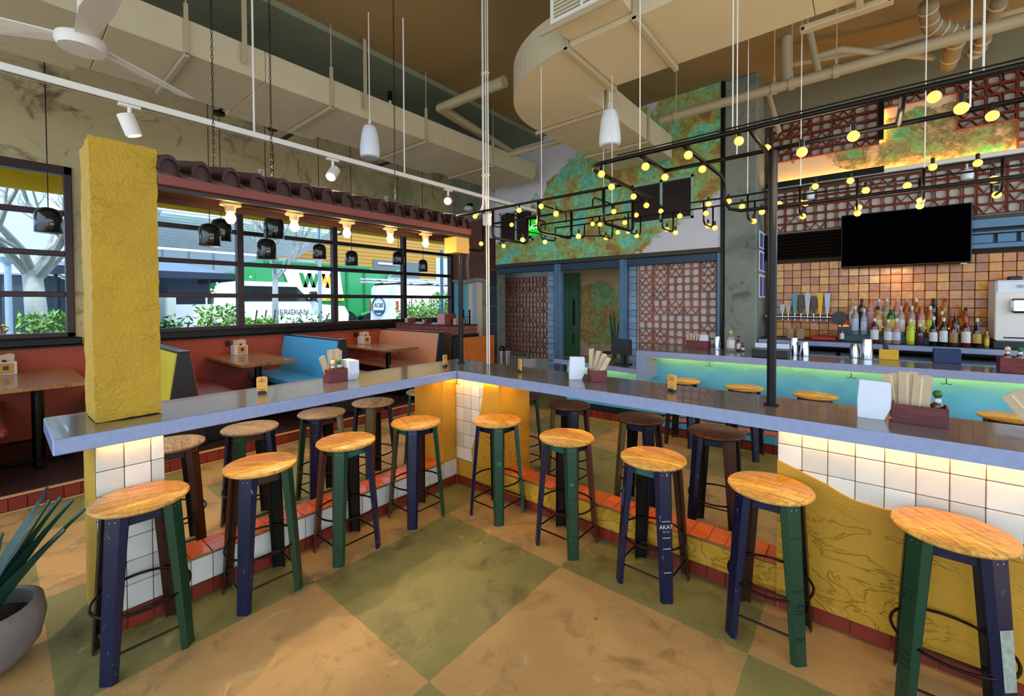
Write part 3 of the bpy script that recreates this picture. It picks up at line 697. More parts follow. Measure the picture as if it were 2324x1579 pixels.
def leg_mesh(n):
    """folded sheet leg at corner (+,+): outer facet across the diagonal with two flanges, tapering and splayed"""
    m = M()
    def sect(z, r, w, fl):
        d = Vector((1, 1)).normalized(); t = Vector((-1, 1)).normalized(); c = d*r
        a0 = c+t*(w/2); a1 = c-t*(w/2)
        f0 = a0-d*fl*.75+t*fl*.55; f1 = a1-d*fl*.75-t*fl*.55; k = .0045
        out = [f1, a1, a0, f0]; inn = [f0-d*k, a0-d*k, a1-d*k, f1-d*k]
        return [(p.x, p.y, z) for p in out+inn]
    S = [sect(0, .222, .05, .024), sect(.3, .2, .056, .028), sect(.6, .176, .062, .032), sect(.728, .165, .065, .034)]
    vs = [p for s_ in S for p in s_]; fs = []
    for i in range(3):
        for k in range(8): fs.append((i*8+k, i*8+(k+1) % 8, i*8+8+(k+1) % 8, i*8+8+k))
    fs += [(0, 1, 6, 7), (1, 2, 5, 6), (2, 3, 4, 5), (24, 25, 30, 31), (25, 26, 29, 30), (26, 27, 28, 29)]
    return m.add(vs, fs).mesh('leg', paint(n))
LEG = {}; APR = {}
seat_prof = [(.001, .728), (.165, .728), (.186, .733), (.193, .742), (.192, .750), (.186, .755), (.001, .7555)]
SEAT = {k: M().lathe(seat_prof, 40).mesh('seat', mt, True, 50) for k, mt in (('o', MSEATO), ('g', MSEATG), ('d', MSEATD))}
RING = M().tube([(.188*math.cos(2*PI*i/40), .188*math.sin(2*PI*i/40), .285) for i in range(40)], .0065, 8, True).mesh('foot_ring', mat('dark_iron', '#2a1f1a', .25, .9), True)
STR = M().cyl((-.15, -.150, .115), (.15, -.150, .115), .0055, n=8).mesh('stretcher', MATS['dark_iron'], True, 40)
BOLT = M()
for a in (-.012, .012): BOLT.sph((.116+a*.7, .116-a*.7, .705), .004, 6, 4)
BOLT = BOLT.mesh('rivet', MSTEEL)
def stool(x, y, legs, seat, apron, label, group, rz=0, rs=0):
    """legs: colours at corners (-,-), (+,-), (+,+), (-,+)"""
    e = thing('bar_stool', label, 'stool', (x, y, 0), group, True, rz)
    s = link('seat', SEAT[seat], e); s.rotation_euler[2] = rs
    out = []
    for i, (c, a) in enumerate(zip(legs, (PI, -PI/2, 0, PI/2))):
        if c not in LEG: LEG[c] = leg_mesh(c)
        l = link('leg', LEG[c], e); l.rotation_euler[2] = a; out.append(l)
        r = link('rivet', BOLT, l)
        ak = apron[i % len(apron)]
        if ak not in APR: APR[ak] = M().box(-.098, .098, -.112, -.106, .668, .727, .002).mesh('apron', paint(ak))
        p = link('apron', APR[ak], e); p.rotation_euler[2] = a
        q = link('stretcher', STR, e); q.rotation_euler[2] = a
    link('foot_ring', RING, e)
    return e, out
G1 = 'wood topped stools on the aisle side of the counter'; G2 = 'stools on the booth side of the counter'; G3 = 'dark topped stools between counter and bar'; G4 = 'stools at the turquoise bar'
ordw = ('nearest', 'second', 'third', 'fourth', 'fifth')
S1 = [(-2.735, .435, ('dark', 'blue', 'green', 'brown'), ('blue', 'navy'), 'orange wood stool in front of the white tiled pier and yellow column', 1.2),
      (-2.745, .98, ('brown', 'blue', 'green', 'dark'), ('teal', 'brown'), 'orange wood stool with blue and green legs, second from the yellow column', .9),
      (-2.75, 1.52, ('rust', 'green', 'blue', 'dark'), ('green', 'teal'), 'orange wood stool with green front leg, third from the yellow column', .3),
      (-2.745, 2.11, ('olive', 'blue', 'green', 'brown'), ('teal', 'navy'), 'orange wood stool with lettered blue front leg, window arm, nearest the corner', -.2)]
for x, y, lg, ap, lb, r in S1: stool(x, y, lg, 'o', ap, lb, G1, random.uniform(-.04, .04), r)
S1b = [(-2.28, 2.555, ('navy', 'green', 'teal', 'dark'), ('navy',), 'orange wood stool just right of the corner pier on the bar side arm', -.5),
       (-1.615, 2.545, ('blue', 'green', 'rust', 'dark'), ('teal', 'navy'), 'orange wood stool with scuffed rust leg, second from the corner on the right arm', -.4),
       (-.99, 2.535, ('blue', 'blue', 'brown', 'dark'), ('teal',), 'orange wood stool with white lettered blue legs and teal apron on the right arm', -.3),
       (-.37, 2.51, ('blue', 'green', 'dark', 'brown'), ('navy',), 'orange wood stool beside the wave pier with black lettered green leg', -.2),
       (.285, 2.51, ('green', 'blue', 'dark', 'dark'), ('navy',), 'orange wood stool cut off at the lower right corner of the picture', -.9)]
RS = []
for x, y, lg, ap, lb, r in S1b: RS.append(stool(x, y, lg, 'o', ap, lb, G1, random.uniform(-.03, .03), r))
ords = ('half hidden behind the white tiled pier', 'second from the yellow column', 'in the middle of its row', 'fourth from the yellow column', 'beside the corner pier')
LGS = [('brown', 'dark', 'brown', 'dark'), ('navy', 'green', 'blue', 'dark'), ('green', 'blue', 'grey', 'dark'), ('blue', 'olive', 'navy', 'dark'), ('green', 'blue', 'brown', 'dark')]
for i, (y, lg) in enumerate(zip((.735, 1.222, 1.78, 2.28, 2.90), LGS)):
    stool(-3.62, y, lg, 'g', ('navy', 'brown'), 'weathered grey topped stool on the booth side, '+ords[i], G2, .05*(i-2), .8*i)
ords = ('nearest the corner pier', 'second from the corner pier', 'third from the corner pier', 'beside the wave pier')
LGS = [('teal', 'blue', 'green', 'dark'), ('olive', 'blue', 'brown', 'dark'), ('olive', 'blue', 'brown', 'dark'), ('blue', 'brown', 'dark', 'dark')]
for i, ((x, y), lg) in enumerate(zip(((-2.68, 3.38), (-2.1, 3.36), (-1.41, 3.34), (-.83, 3.33)), LGS)):
    stool(x, y, lg, 'd', ('navy', 'olive'), 'dark brown topped stool behind the right counter arm, '+ords[i], G3, .04*(i-1), .5*i)
ords = ('farthest left', 'just left of the black post', 'just right of the black post', 'hidden between the post and the caddies', 'at the right picture edge')
for i, x in enumerate((-1.68, -1.02, -.385, .27, .915)):
    stool(x, 5.23, ('dark', 'navy', 'brown', 'dark'), 'o', ('navy',), 'orange wood stool at the turquoise bar, '+ords[i], G4, 0, .7*i)
# lettering on the printed legs (local to the leg, which stands at corner +,+)
def leg_r(z):
    Q = ((0, .222), (.3, .2), (.6, .176), (.728, .165))
    for (a, b_), (c, e_) in zip(Q, Q[1:]):
        if a <= z <= c: return b_+(e_-b_)*(z-a)/(c-a)
    return .165
def leg_text(leg, body, z, size, mt, off=0):
    r = leg_r(z)+.0014
    d = Vector((1, 1, 0)).normalized(); right = Vector((-1, 1, 0)).normalized()
    up = Vector((d.x*(.165-.222), d.y*(.165-.222), .728)).normalized()
    mtx = frame(d*r+Vector((0, 0, z))+right*off, right, up)
    return text('lettering', body, size, mt, leg, mtx, .0004, local=True)
MINK = mat('black_ink', '#0c0c0c', .6); MINKW = mat('white_ink', '#cfcab8', .6)
leg_text(RS[2][1][1], 'AKAT', .42, .031, MINKW); leg_text(RS[2][1][1], 'Con. man', .395, .010, MINKW)
leg_text(RS[3][1][1], 'A INK', .27, .028, MINK); leg_text(RS[3][1][1], 'for Techno', .25, .009, MINK)
for z in (.47, .22): leg_text(RS[4][1][0], 'X \u2022\u2022\u2022', z, .030, MINK, -.004)

def leg_patch(leg, z0, z1, mt, w=.9, off=0, nm='printed_band'):
    """a flat printed panel on the outer facet of a leg"""
    d_ = Vector((1, 1, 0)).normalized(); r_ = Vector((-1, 1, 0)).normalized(); vs = []
    for z, k in ((z0, 0), (z1, 0)):
        t = z/.728; rr = leg_r(z)+.0006; hw = (.05+.015*t)/2*w
        for s in (-1, 1): vs.append(d_*(rr+.0008)+r_*(s*hw+off)+Vector((0, 0, z)))
    m = M().add([vs[0], vs[1], vs[3], vs[2]]+[v+d_*.0005 for v in (vs[0], vs[1], vs[3], vs[2])], [(4, 5, 6, 7), (0, 1, 5, 4), (1, 2, 6, 5), (2, 3, 7, 6), (3, 0, 4, 7)])
    return link(nm, m.mesh(nm, mt), leg)
MWORN = mat('worn_white_print', '#8f9484', .6, 0, .6, 40)
for z in (.575, .335, .235, .12): leg_patch(RS[3][1][1], z, z+.004, MINK)
leg_patch(RS[4][1][1], .25, .3, MWORN); leg_patch(RS[4][1][1], .3, .47, MWORN)
for z in (.50, .42, .25, .19): leg_patch(RS[4][1][0], z, z+.003, MINK)
for z in (.45, .36, .30, .17): leg_patch(RS[2][1][1], z, z+.003, MINKW, .8)
for k, zz_ in ((0, (.52, .44, .33, .2)), (1, (.50, .47, .39, .27, .15))):
    for z in zz_: leg_patch(RS[k][1][1], z, z+.003, MINK, .85)
leg_patch(RS[1][1][1], .47, .50, mat('green_print', '#2c5a3a', .5), .5, -.006); leg_patch(RS[0][1][1], .44, .48, MATS['green_print'], .5, .004)
leg_patch(RS[1][1][2], .35, .58, MWORN, .5); leg_patch(RS[2][1][0], .46, .58, mat('blue_print', '#2c3a7a', .5), .4)
# ================================================================== booth platform, benches, tables
PXF = -5.35; PZ = .14
pf = thing('trim_5', None, None, (-6.4, 2, 0)); pf['kind'] = 'structure'
obj('platform', M().box(WX, PXF-.01, -3.2, 7.0, 0, PZ-.012), mat('dark_platform_floor', '#2a140e', .5, 0, .2, 6), pf)
obj('nosing', M().box(PXF-.03, PXF+.006, -3.2, 7.0, PZ-.016, PZ, .003).box(PXF-.01, PXF+.004, -3.2, 7.0, 0, .012, .002), mat('peach_nosing', '#c98a5a', .5), pf)
tile_run(pf, MTK, 'x', -.6, 4.4, .016, PZ-.02, PXF-.008, .105, .104, 'red_tile')
MREDP = mat('rust_red_panel', '#9a3a1e', .6, 0, .16, 6, .1, 50)
struct('panel_dado', M().box(WX+.001, -7.40, -3.2, 6.8, PZ, 1.19, .004), MREDP)
struct('trim_6', M().box(WX+.001, -7.36, -3.2, 6.85, 1.191, 1.208, .003), MBLK)
def bench(yb, col, label, side=1, cushion=None):
    """double-sided booth back at y = yb: padded panels leaning both ways, seats, black end panel"""
    e = thing('booth_bench', label, 'bench', (-6.5, yb, PZ), 'booth benches along the windows')
    x0, x1 = -7.385, -5.66
    ma = mat('vinyl_'+col[0][1:], col[0], .42, 0, .06, 5, .05, 80); mb = mat('vinyl_'+col[1][1:], col[1], .42, 0, .06, 5, .05, 80)
    for s, mt in (((-1, ma), (1, mb)) if side else ((-1, ma),)):
        obj('back_pad', M().prism([(yb+s*.03, 1.165), (yb+s*.065, 1.165), (yb+s*.15, .62), (yb+s*.03, .60)], 'x', x0, x1+.0), mt, e)
        obj('seat_pad', M().box(x0, x1+.01, min(yb+s*.15, yb+s*.60), max(yb+s*.15, yb+s*.60), .55, .63, .02), mt, e)
        obj('seat_base', M().box(x0, x1-.05, min(yb+s*.15, yb+s*.54), max(yb+s*.15, yb+s*.54), PZ, .549), MBLKP, e)
    obj('end_panel', M().prism([(yb-.05, 1.165), (yb+.05, 1.165), (yb+(.2 if side else .06), PZ), (yb-.2, PZ)], 'x', x1+.001, x1+.03), MBLKP, e)
    obj('cap_rail', M().box(x0, x1+.03, yb-.055, yb+.055, 1.166, 1.185, .004), MBLKP, e)
    obj('corner_plate', M().box(x1-.04, x1+.032, yb-.05, yb+.05, 1.1855, 1.19), MSTEEL, e)
    return e
bench(-.56, ('#7a2a16', '#7a2a16'), 'rust red booth bench hidden left behind the nearest table')
bench(1.27, ('#d8c23a', '#8a3218'), 'booth bench with black end and yellow side just right of the yellow column')
bench(3.08, ('#3f9ed0', '#7a2a16'), 'booth bench with bright blue padded back')
bench(4.90, ('#d08a62', '#8a3a1a'), 'booth bench with peach padded back before the tiled ledge', 0)
def table(y0, y1, label):
    xa, xb = -7.38, -5.93; zt_ = .935
    e = thing('booth_table', label, 'table', (-6.6, (y0+y1)/2, PZ), 'booth tables')
    obj('table_top', M().box(xa, xb, y0, y1, zt_-.042, zt_, .005), MTABLE, e, rz=0)
    obj('column', M().cyl((-6.35, (y0+y1)/2, PZ+.03), (-6.35, (y0+y1)/2, zt_-.05), .045, n=16), MBLK, e)
    obj('spider', M().box(-6.65, -6.05, (y0+y1)/2-.04, (y0+y1)/2+.04, zt_-.06, zt_-.042), MBLK, e)
    obj('foot', M().box(-6.65, -6.05, (y0+y1)/2-.035, (y0+y1)/2+.035, PZ, PZ+.035, .008).box(-6.38, -6.31, (y0+y1)/2-.25, (y0+y1)/2+.25, PZ, PZ+.035, .008), MBLK, e)
    hook(e, -6.0, y0+.3, zt_-.042, 'y')
    return e
table(-.08, .565, 'wooden booth table left of the yellow column'); table(1.92, 2.58, 'wooden booth table in front of the blue bench'); table(3.98, 4.63, 'wooden booth table in front of the peach bench')
# condiment caddies against the dado
def table_caddy(y, label):
    e = thing('table_caddy', label, 'caddy', (-7.2, y, .935), 'white condiment caddies on booth tables')
    MWC = mat('marbled_white', '#cfc8c0', .4, 0, .3, 14)
    obj('holder', M().box(-7.28, -7.12, y-.11, y+.07, .936, 1.075, .004), MWC, e)
    obj('sign', M().box(-7.118, -7.112, y-.065, y+.045, .955, 1.065), mat('ochre_card', '#c8862c', .6), e)
    obj('emblem', M().box(-7.1115, -7.110, y-.03, y+.01, .99, 1.035), MBLKP, e)
    obj('bag_bundle', M().prism([(y-.09, 1.076), (y+.05, 1.076), (y+.055, 1.15), (y+.02, 1.16), (y-.04, 1.145), (y-.085, 1.158)], 'x', -7.25, -7.15), mat('kraft_paper', '#c2a886', .8, 0, .12, 20), e)
    obj('bottle_cap', M().cyl((-7.14, y-.02, 1.076), (-7.14, y-.02, 1.10), .016), MBLKP, e)
    obj('side_clip', M().box(-7.3, -7.26, y-.17, y-.12, 1.06, 1.14, .003), MBLK, e)
table_caddy(.06, 'white condiment caddy on the table left of the yellow column'); table_caddy(2.32, 'white condiment caddy on the table by the blue bench'); table_caddy(4.38, 'white condiment caddy on the table by the peach bench')
# tiled service ledge behind the last bench
lg = thing('tiled_ledge', 'red tiled service ledge behind the peach booth bench', 'ledge', (-6.5, 5.4, PZ))
obj('core', M().box(-7.38, -5.62, 5.18, 5.75, PZ, 1.265), MGROUT, lg)
MTRD = tileset('maroon_ledge_tile', '#8a4032', .35, .2)
tile_run(lg, MTRD, 'y', -7.38, -5.62, 1.12, 1.266, 5.178, .073, .073, 'ledge_tile')
tile_run(lg, MTRD, 'x', 5.18, 5.75, 1.12, 1.266, -5.618, .09, .073, 'ledge_tile')
obj('top', M().box(-7.39, -5.60, 5.165, 5.76, 1.266, 1.285, .003), MBLKP, lg)
obj('band', M().box(-5.60, -5.585, 5.1, 5.76, 1.06, 1.115), MBLK, lg)
obj('orange_side', M().box(-5.615, -5.59, 5.32, 6.2, PZ, 1.055), MORAN, lg)
obj('base_end', M().prism([(5.12, 1.05), (5.25, 1.05), (5.48, PZ), (5.05, PZ)], 'x', -5.62, -5.58), MBLKP, lg)
MPK = mat('pink_box', '#c98f96', .6); MRD = mat('red_wood_box', '#7a2a26', .6, 0, .2, 9)
for (xp, wd, h, c, l) in ((-7.15, .16, .10, MRD, 'small red box at the left of the tiled ledge'), (-6.62, .13, .08, MRD, 'small rust box in the middle of the tiled ledge'), (-6.05, .36, .20, MRD, 'large red crate on the tiled ledge'), (-5.72, .14, .12, mat('olive_card', '#8a7a2a', .6), 'olive box at the right end of the tiled ledge')):
    e = thing('storage_box', l, 'box', (xp, 5.4, 1.285), 'boxes on the tiled ledge')
    obj('body', M().box(xp-wd/2, xp+wd/2, 5.3, 5.45, 1.286, 1.286+h, .004), c, e); obj('front_label', M().box(xp-wd/2+.01, xp+wd*.1, 5.295, 5.2995, 1.29, 1.28+h), MPK, e)
rk = thing('wire_rack', 'dark rack of cups at the right end of the tiled ledge', 'rack', (-5.7, 5.62, 1.285))
obj('frame', M().box(-5.8, -5.62, 5.55, 5.58, 1.286, 1.30).box(-5.8, -5.785, 5.55, 5.58, 1.286, 1.56).box(-5.635, -5.62, 5.55, 5.58, 1.286, 1.56).box(-5.8, -5.62, 5.55, 5.58, 1.42, 1.432), MBLK, rk)
for i in range(3): obj('cup', M().cyl((-5.76+i*.05, 5.565, 1.302), (-5.76+i*.05, 5.565, 1.40), .016, .02, 10), MSTEEL, rk, True, 40)
# ================================================================== ducts
def duct_strap(par, x0, x1, y0, y1, z0, z1, rodtop):
    m = M()
    m.box(x0, x1, y0, y1, z0, z1, .003)
    return obj('hanger_strap', m, MDUCT, par)
d1 = thing('rectangular_duct', 'long cream rectangular duct running above the booths', 'duct', (-5.1, 2, 3.9))
DX0, DX1, DZ0, DZ1 = -5.63, -4.62, 3.9, 4.2
segs = [-2.0, -.6, .6, 1.75, 2.9, 4.1, 5.3, 6.2]
for a, b in zip(segs, segs[1:]): obj('duct_section', M().box(DX0, DX1, a+.002, b-.002, DZ0, DZ1, .006), MDUCT, d1)
obj('end_cap', M().prism([(DX0, DZ0), (DX1-.1, DZ0), (DX1, DZ0+.1), (DX1, DZ1), (DX0, DZ1)], 'y', 6.2, 6.26), MDUCT, d1)
for y in (1.1, 2.42, 3.75, 5.1):
    obj('hanger_strap', M().box(DX0-.03, DX1+.03, y-.02, y+.02, DZ0-.045, DZ0-.008, .004).box(DX1+.005, DX1+.03, y-.015, y+.015, DZ0-.02, DZ1+.12).box(DX0-.03, DX0-.005, y-.015, y+.015, DZ0-.02, DZ1+.12), MPIPE, d1)
    obj('hanger_rod', M().cyl((DX1+.018, y, DZ1+.1), (DX1+.018, y, CEIL), .006, n=6).cyl((DX0-.018, y, DZ1+.1), (DX0-.018, y, CEIL), .006, n=6), MPIPE, d1)
for y0, y1 in ((-.6, .5), (1.75, 2.75), (3.9, 4.75)):
    obj('side_register', M().box(DX0-.14, DX0-.002, y0, y1, DZ0+.02, DZ1-.02, .004).box(DX0-.15, DX0-.02, y0-.01, y1+.01, DZ0+.0, DZ0+.03, .003), MDUCT, d1)
d2 = thing('elbow_duct', 'cream duct with rounded elbow above the bar side counter', 'duct', (-2.6, 3.4, 3.76))
EZ0, EZ1 = 3.76, 4.08
nearY, farY, brX0, brX1 = 2.99, 3.82, -3.06, -2.17
arc = [(-1.9-1.16*math.sin(PI/2*i/18), 4.15-1.16*math.cos(PI/2*i/18)) for i in range(19)]
for a, b in ((-1.9, -1.32), (-1.32, -.3), (-.3, .9), (.9, 2.2)): obj('duct_section', M().box(a+.002, b-.002, nearY, farY, EZ0, EZ1, .005), MDUCT, d2)
obj('elbow', M().prism([(-1.9, farY), (-1.9, nearY)]+arc[1:]+[(brX1, 4.15), (brX1, farY)], 'z', EZ0, EZ1), MDUCT, d2)
for a, b in ((4.15, 5.1), (5.1, 6.25)): obj('duct_section', M().box(brX0, brX1, a+.002, b-.002, EZ0, EZ1, .005), MDUCT, d2)
for x in (-1.88, -1.3, -.05): obj('hanger_strap', M().box(x-.02, x+.02, nearY-.03, farY+.03, EZ0-.042, EZ0-.006, .004).box(x-.015, x+.015, nearY-.03, nearY-.006, EZ0-.03, EZ1+.15).box(x-.015, x+.015, farY+.006, farY+.03, EZ0-.03, EZ1+.1), MPIPE, d2)
for y in (4.2, 5.35): obj('hanger_strap', M().box(brX0-.03, brX1+.03, y-.02, y+.02, EZ0-.042, EZ0-.006, .004).box(brX1+.006, brX1+.03, y-.015, y+.015, EZ0-.03, EZ1+.1), MPIPE, d2)
for x, y in ((-1.88, nearY-.02), (-1.3, nearY-.02), (-.05, nearY-.02), (-1.88, farY+.02), (-1.3, farY+.02)): obj('hanger_rod', M().cyl((x, y, EZ1), (x, y, CEIL), .007, n=6), MPIPE, d2)
# supply register box on the near face
rg = obj('register_box', M().box(-1.86, -1.32, nearY-.26, nearY-.002, 3.80, 4.35, .004), MDUCT, d2)
obj('register_frame', M().box(-1.86, -1.32, nearY-.275, nearY-.26, 3.80, 3.83).box(-1.86, -1.32, nearY-.275, nearY-.26, 4.32, 4.35).box(-1.86, -1.835, nearY-.275, nearY-.26, 3.83, 4.32).box(-1.345, -1.32, nearY-.275, nearY-.26, 3.83, 4.32).box(-1.6, -1.58, nearY-.275, nearY-.26, 3.83, 4.32), MWHITE, rg)
fin = M().prism([(nearY-.274, 0), (nearY-.262, .012), (nearY-.260, .016), (nearY-.272, .004)], 'x', -1.835, -1.345)
for i in range(17): obj('fin', fin.mesh('fin', MWHITE) if i == 0 else bpy.data.meshes['fin'], MWHITE, rg, loc=(0, 0, 3.84+i*.028))
obj('support_angle', M().box(-1.95, -1.25, nearY-.30, nearY-.27, 3.74, 3.775, .003), MPIPE, d2)
lf = thing('light_fixture_channel', 'cream channel strip hanging under the duct at the upper right', 'channel', (-.3, 4.1, 3.7))
a, b = pz(1815, 70, 3.72), pz(2028, 3, 3.72)
obj('channel', M().box(a.x, b.x, a.y-.02, a.y+.06, 3.71, 3.75, .006), MPIPE, lf); obj('end_bolt', M().sph((a.x+.02, a.y-.02, 3.72), .012).sph((b.x-.02, a.y-.02, 3.72), .012), MBLK, lf)
obj('hanger_rod', M().cyl((a.x+.05, a.y, 3.75), (a.x+.05, a.y, CEIL), .006, n=6).cyl((b.x-.05, a.y, 3.75), (b.x-.05, a.y, CEIL), .006, n=6), MPIPE, lf)
# ================================================================== pipes at the upper right
def pipe_thing(label, pts, r, cl=(), name='ceiling_pipe', n=14):
    e = thing(name, label, 'pipe', pts[0]); obj('pipe', M().tube(pts, r, n), MPIPE, e, True, 50)
    for c in cl:
        obj('clamp', M().cyl((c[0]-.025, c[1], c[2]), (c[0]+.025, c[1], c[2]), r+.014, n=14).box(c[0]-.012, c[0]+.012, c[1]-.012, c[1]+.012, c[2]+r, c[2]+r+.08), MPIPE, e)
        obj('clamp_rod', M().cyl((c[0], c[1], c[2]+r+.08), (c[0], c[1], CEIL), .007, n=6), MPIPE, e)
    return e
PZ_ = 4.14
a, b = pz(1480, 270, PZ_), pz(2324, 55, PZ_); yy = (a.y+b.y)/2
pipe_thing('long cream pipe crossing above the bar in front of the concrete column', [(-2.15, yy, PZ_), (2.6, yy, PZ_)], .055, [(pz(1530, 258, PZ_).x, yy, PZ_), (pz(1757, 200, PZ_).x, yy, PZ_), (pz(1797, 190, PZ_).x, yy, PZ_), (pz(1898, 160, PZ_).x, yy, PZ_)])
def vert(x, y0, y1, Yv, r, label, y2x=None):
    a, b = py_(x, y0, Yv), py_(y2x or x, y1, Yv)
    b.z = min(b.z, CEIL-.001); return pipe_thing(label, [a, b], r)
vert(1785, 190, 70, 6.0, .055, 'thick vertical cream pipe dropping to the long pipe')
vert(1858, 170, 60, 6.05, .035, 'leaning thin cream pipe right of the thick drop', 1838)
vert(1768, 300, 215, 6.3, .03, 'short slanting cream pipe below the long pipe', 1745)
def flex(pts, r, label):
    P = []
    for i in range(len(pts)-1):
        for k in range(10): P.append(Vector(pts[i]).lerp(Vector(pts[i+1]), k/10))
    P.append(Vector(pts[-1]))
    for _ in range(6): P = [P[0]]+[(P[i-1]+P[i]*2+P[i+1])/4 for i in range(1, len(P)-1)]+[P[-1]]
    e = thing('flexible_duct', label, 'duct', P[0]); obj('hose', M().tube(P, r, 14), mat('tan_hose', '#8f7c58', .6, 0, .1, 8), e, True)
    for i in range(2, len(P)-1, 5):
        d = (P[i+1]-P[i-1]).normalized(); obj('ring', M().cyl(P[i]-d*.008, P[i]+d*.008, r+.006, n=14), MDUCT, e)
flex([pz(2105, 10, 4.6), pz(2110, 60, 4.5), pz(2150, 70, 4.45), pz(2175, 80, 4.4), pz(2150, 150, 4.3)], .075, 'bent ribbed hose above the long pipe, left of two')
flex([pz(2270, 0, 4.6), pz(2240, 60, 4.5), pz(2225, 105, 4.4), pz(2205, 128, 4.35)], .065, 'bent ribbed hose above the long pipe, right of two')
pipe_thing('slim cream pipe behind the elbow duct near the plaster soffit', [pz(1160, 350, 4.0), pz(1345, 300, 4.0)], .04)
pipe_thing('cream pipe rising from the rectangular duct to the elbow duct', [(-4.9, 6.0, 4.35), pz(1000, 245, 4.35), pz(1145, 185, 4.35)], .07)
pipe_thing('narrow pipe along the ceiling behind the long pipe', [pz(1780, 150, 4.6), pz(1990, 110, 4.6), pz(2324, 20, 4.6)], .03)
pipe_thing('crooked cream pipe near the ceiling above the bar', [pz(1850, 130, 4.5), pz(1910, 112, 4.5), pz(2000, 120, 4.5), pz(2120, 130, 4.4)], .035)
# ================================================================== white conduits by the corner
cd = thing('conduit_bundle', 'bundle of thin white conduits rising from the counter corner to the ceiling', 'conduit', (-2.91, 3.12, CT))
for dx, r in ((-.03, .011), (0, .007), (.022, .007)): obj('conduit', M().cyl((-2.91+dx, 3.12+dx*.3, CT+.001 if dx > -.02 else 2.72), (-2.91+dx, 3.12+dx*.3, CEIL), r, n=10), MWHITE, cd, True, 40)
obj('offset_bend', M().tube([(-2.94, 3.11, 2.74), (-2.942, 3.11, 2.66), (-2.98, 3.11, 2.60), (-3.04, 3.11, 2.57)], .011, 8), MWHITE, cd, True)
for z in (2.95, 3.95): obj('strap', M().box(-2.955, -2.875, 3.10, 3.14, z, z+.018, .003), MWHITE, cd)
obj('junction_box', M().box(-2.945, -2.875, 3.1, 3.16, 2.46, 2.58, .005), MWHITE, cd)
# ================================================================== ceiling fan at rest
fx, fy, fz = -4.17, .404, 3.5
fan = thing('ceiling_fan', 'white three blade ceiling fan at the upper left', 'fan', (fx, fy, fz))
obj('downrod', M().cyl((fx, fy, fz+.05), (fx, fy, CEIL-.05), .018, n=12), MWHITE, fan, True, 40); obj('canopy', M().lathe([(.07, 0), (.06, -.05), (.02, -.07)], 20, (fx, fy, CEIL-.001)), MWHITE, fan, True)
obj('motor', M().lathe([(.001, -.06), (.12, -.055), (.135, -.02), (.13, .02), (.06, .06), (.03, .08)], 28, (fx, fy, fz)), MWHITE, fan, True, 40)
for k in range(3):
    a = math.atan2(.70, -.456)+k*2*PI/3
    m = M().add([(.1, -.05, .0), (.1, .05, .012), (.5, .085, .03), (.84, .065, .035), (.86, 0, .02), (.84, -.06, .0), (.5, -.085, -.01)], [tuple(range(7))])
    m2 = M(); top = [(x, y, z+.008) for x, y, z in m.v]; n = 7
    m2.add(m.v+top, [tuple(range(n)), tuple(range(2*n-1, n-1, -1))]+[(i, (i+1) % n, n+(i+1) % n, n+i) for i in range(n)])
    m2.xf(Matrix.Translation((fx, fy, fz)) @ Matrix.Rotation(a, 4, 'Z')); obj('blade', m2, MWHITE, fan)
# ================================================================== track lighting
TX, TZ = -3.92, 3.09
tr = thing('light_track', 'long white light track with small heads in front of the booths', 'track light', (TX, 2, TZ))
obj('rail', M().box(TX-.025, TX+.025, -2.5, 5.3, TZ-.02, TZ+.025, .003), MWHITE, tr)
obj('slot', M().box(TX-.006, TX+.006, -2.5, 5.3, TZ-.0212, TZ-.0195), MBLKP, tr)
for px0, py0, sx in ((577, 305, 1), (918, 397, 1)):
    q = px_(px0, py0, TX); obj('hanger_rod', M().cyl((TX, q.y, TZ+.02), (TX, q.y, CEIL), .008, n=8), MWHITE, tr)
for px0, py0, dr_ in ((294, 245, (.0, .35, -1)), (755, 355, (.5, -.6, -.7)), (1017, 432, (.65, -.7, -.25))):
    q = px_(px0, py0, TX); y = q.y
    h = obj('head_adapter', M().box(TX-.018, TX+.018, y-.06, y+.06, TZ-.04, TZ-.022, .003).cyl((TX, y, TZ-.1), (TX, y, TZ-.04), .012, n=10), MWHITE, tr)
    d = Vector(dr_).normalized(); c = Vector((TX, y, TZ-.16))
    obj('lamp_head', M().cyl(c-d*.07, c+d*.07, .048, n=22), MWHITE, h, True, 40)
    obj('lens', M().cyl(c+d*.0705, c+d*.072, .038, n=20), emit('track_lens', '#ffe2b0', 3), h)
    lamp('spot_light', 'SPOT', c+d*.09, 90, (1, .74, .44), h, .03, c+d*3, 1.5)
# ================================================================== pendant speakers
def speaker(x, y, ztop, zc, label):
    e = thing('pendant_speaker', label, 'speaker', (x, y, ztop-.36), 'white pendant speakers')
    obj('body', M().lathe([(.075, -.345), (.098, -.335), (.104, -.30), (.10, -.22), (.085, -.10), (.066, -.02), (.045, 0), (.001, .003)], 28, (x, y, ztop)), mat('white_plastic', '#dfe3ea', .35, 0, .03), e, True, 40)
    obj('grille', M().cyl((x, y, ztop-.349), (x, y, ztop-.343), .085, n=28), mat('grey_grille', '#a9abb2', .5), e)
    obj('cable', M().cyl((x, y, ztop), (x, y, zc), .006, n=6), MWHITE, e); obj('ring_hook', M().tube([(x+.02*math.cos(t*PI/5), y, ztop+.04+.03*math.sin(t*PI/5)) for t in range(10)], .004, 5, True), MWHITE, e)
q = pz(839, 285, 3.6); speaker(q.x, q.y, 3.6, CEIL, 'white pendant speaker in front of the rectangular duct')
q = pz(1384, 250, 3.55); speaker(q.x, q.y, 3.55, 3.72, 'white pendant speaker under the elbow duct')
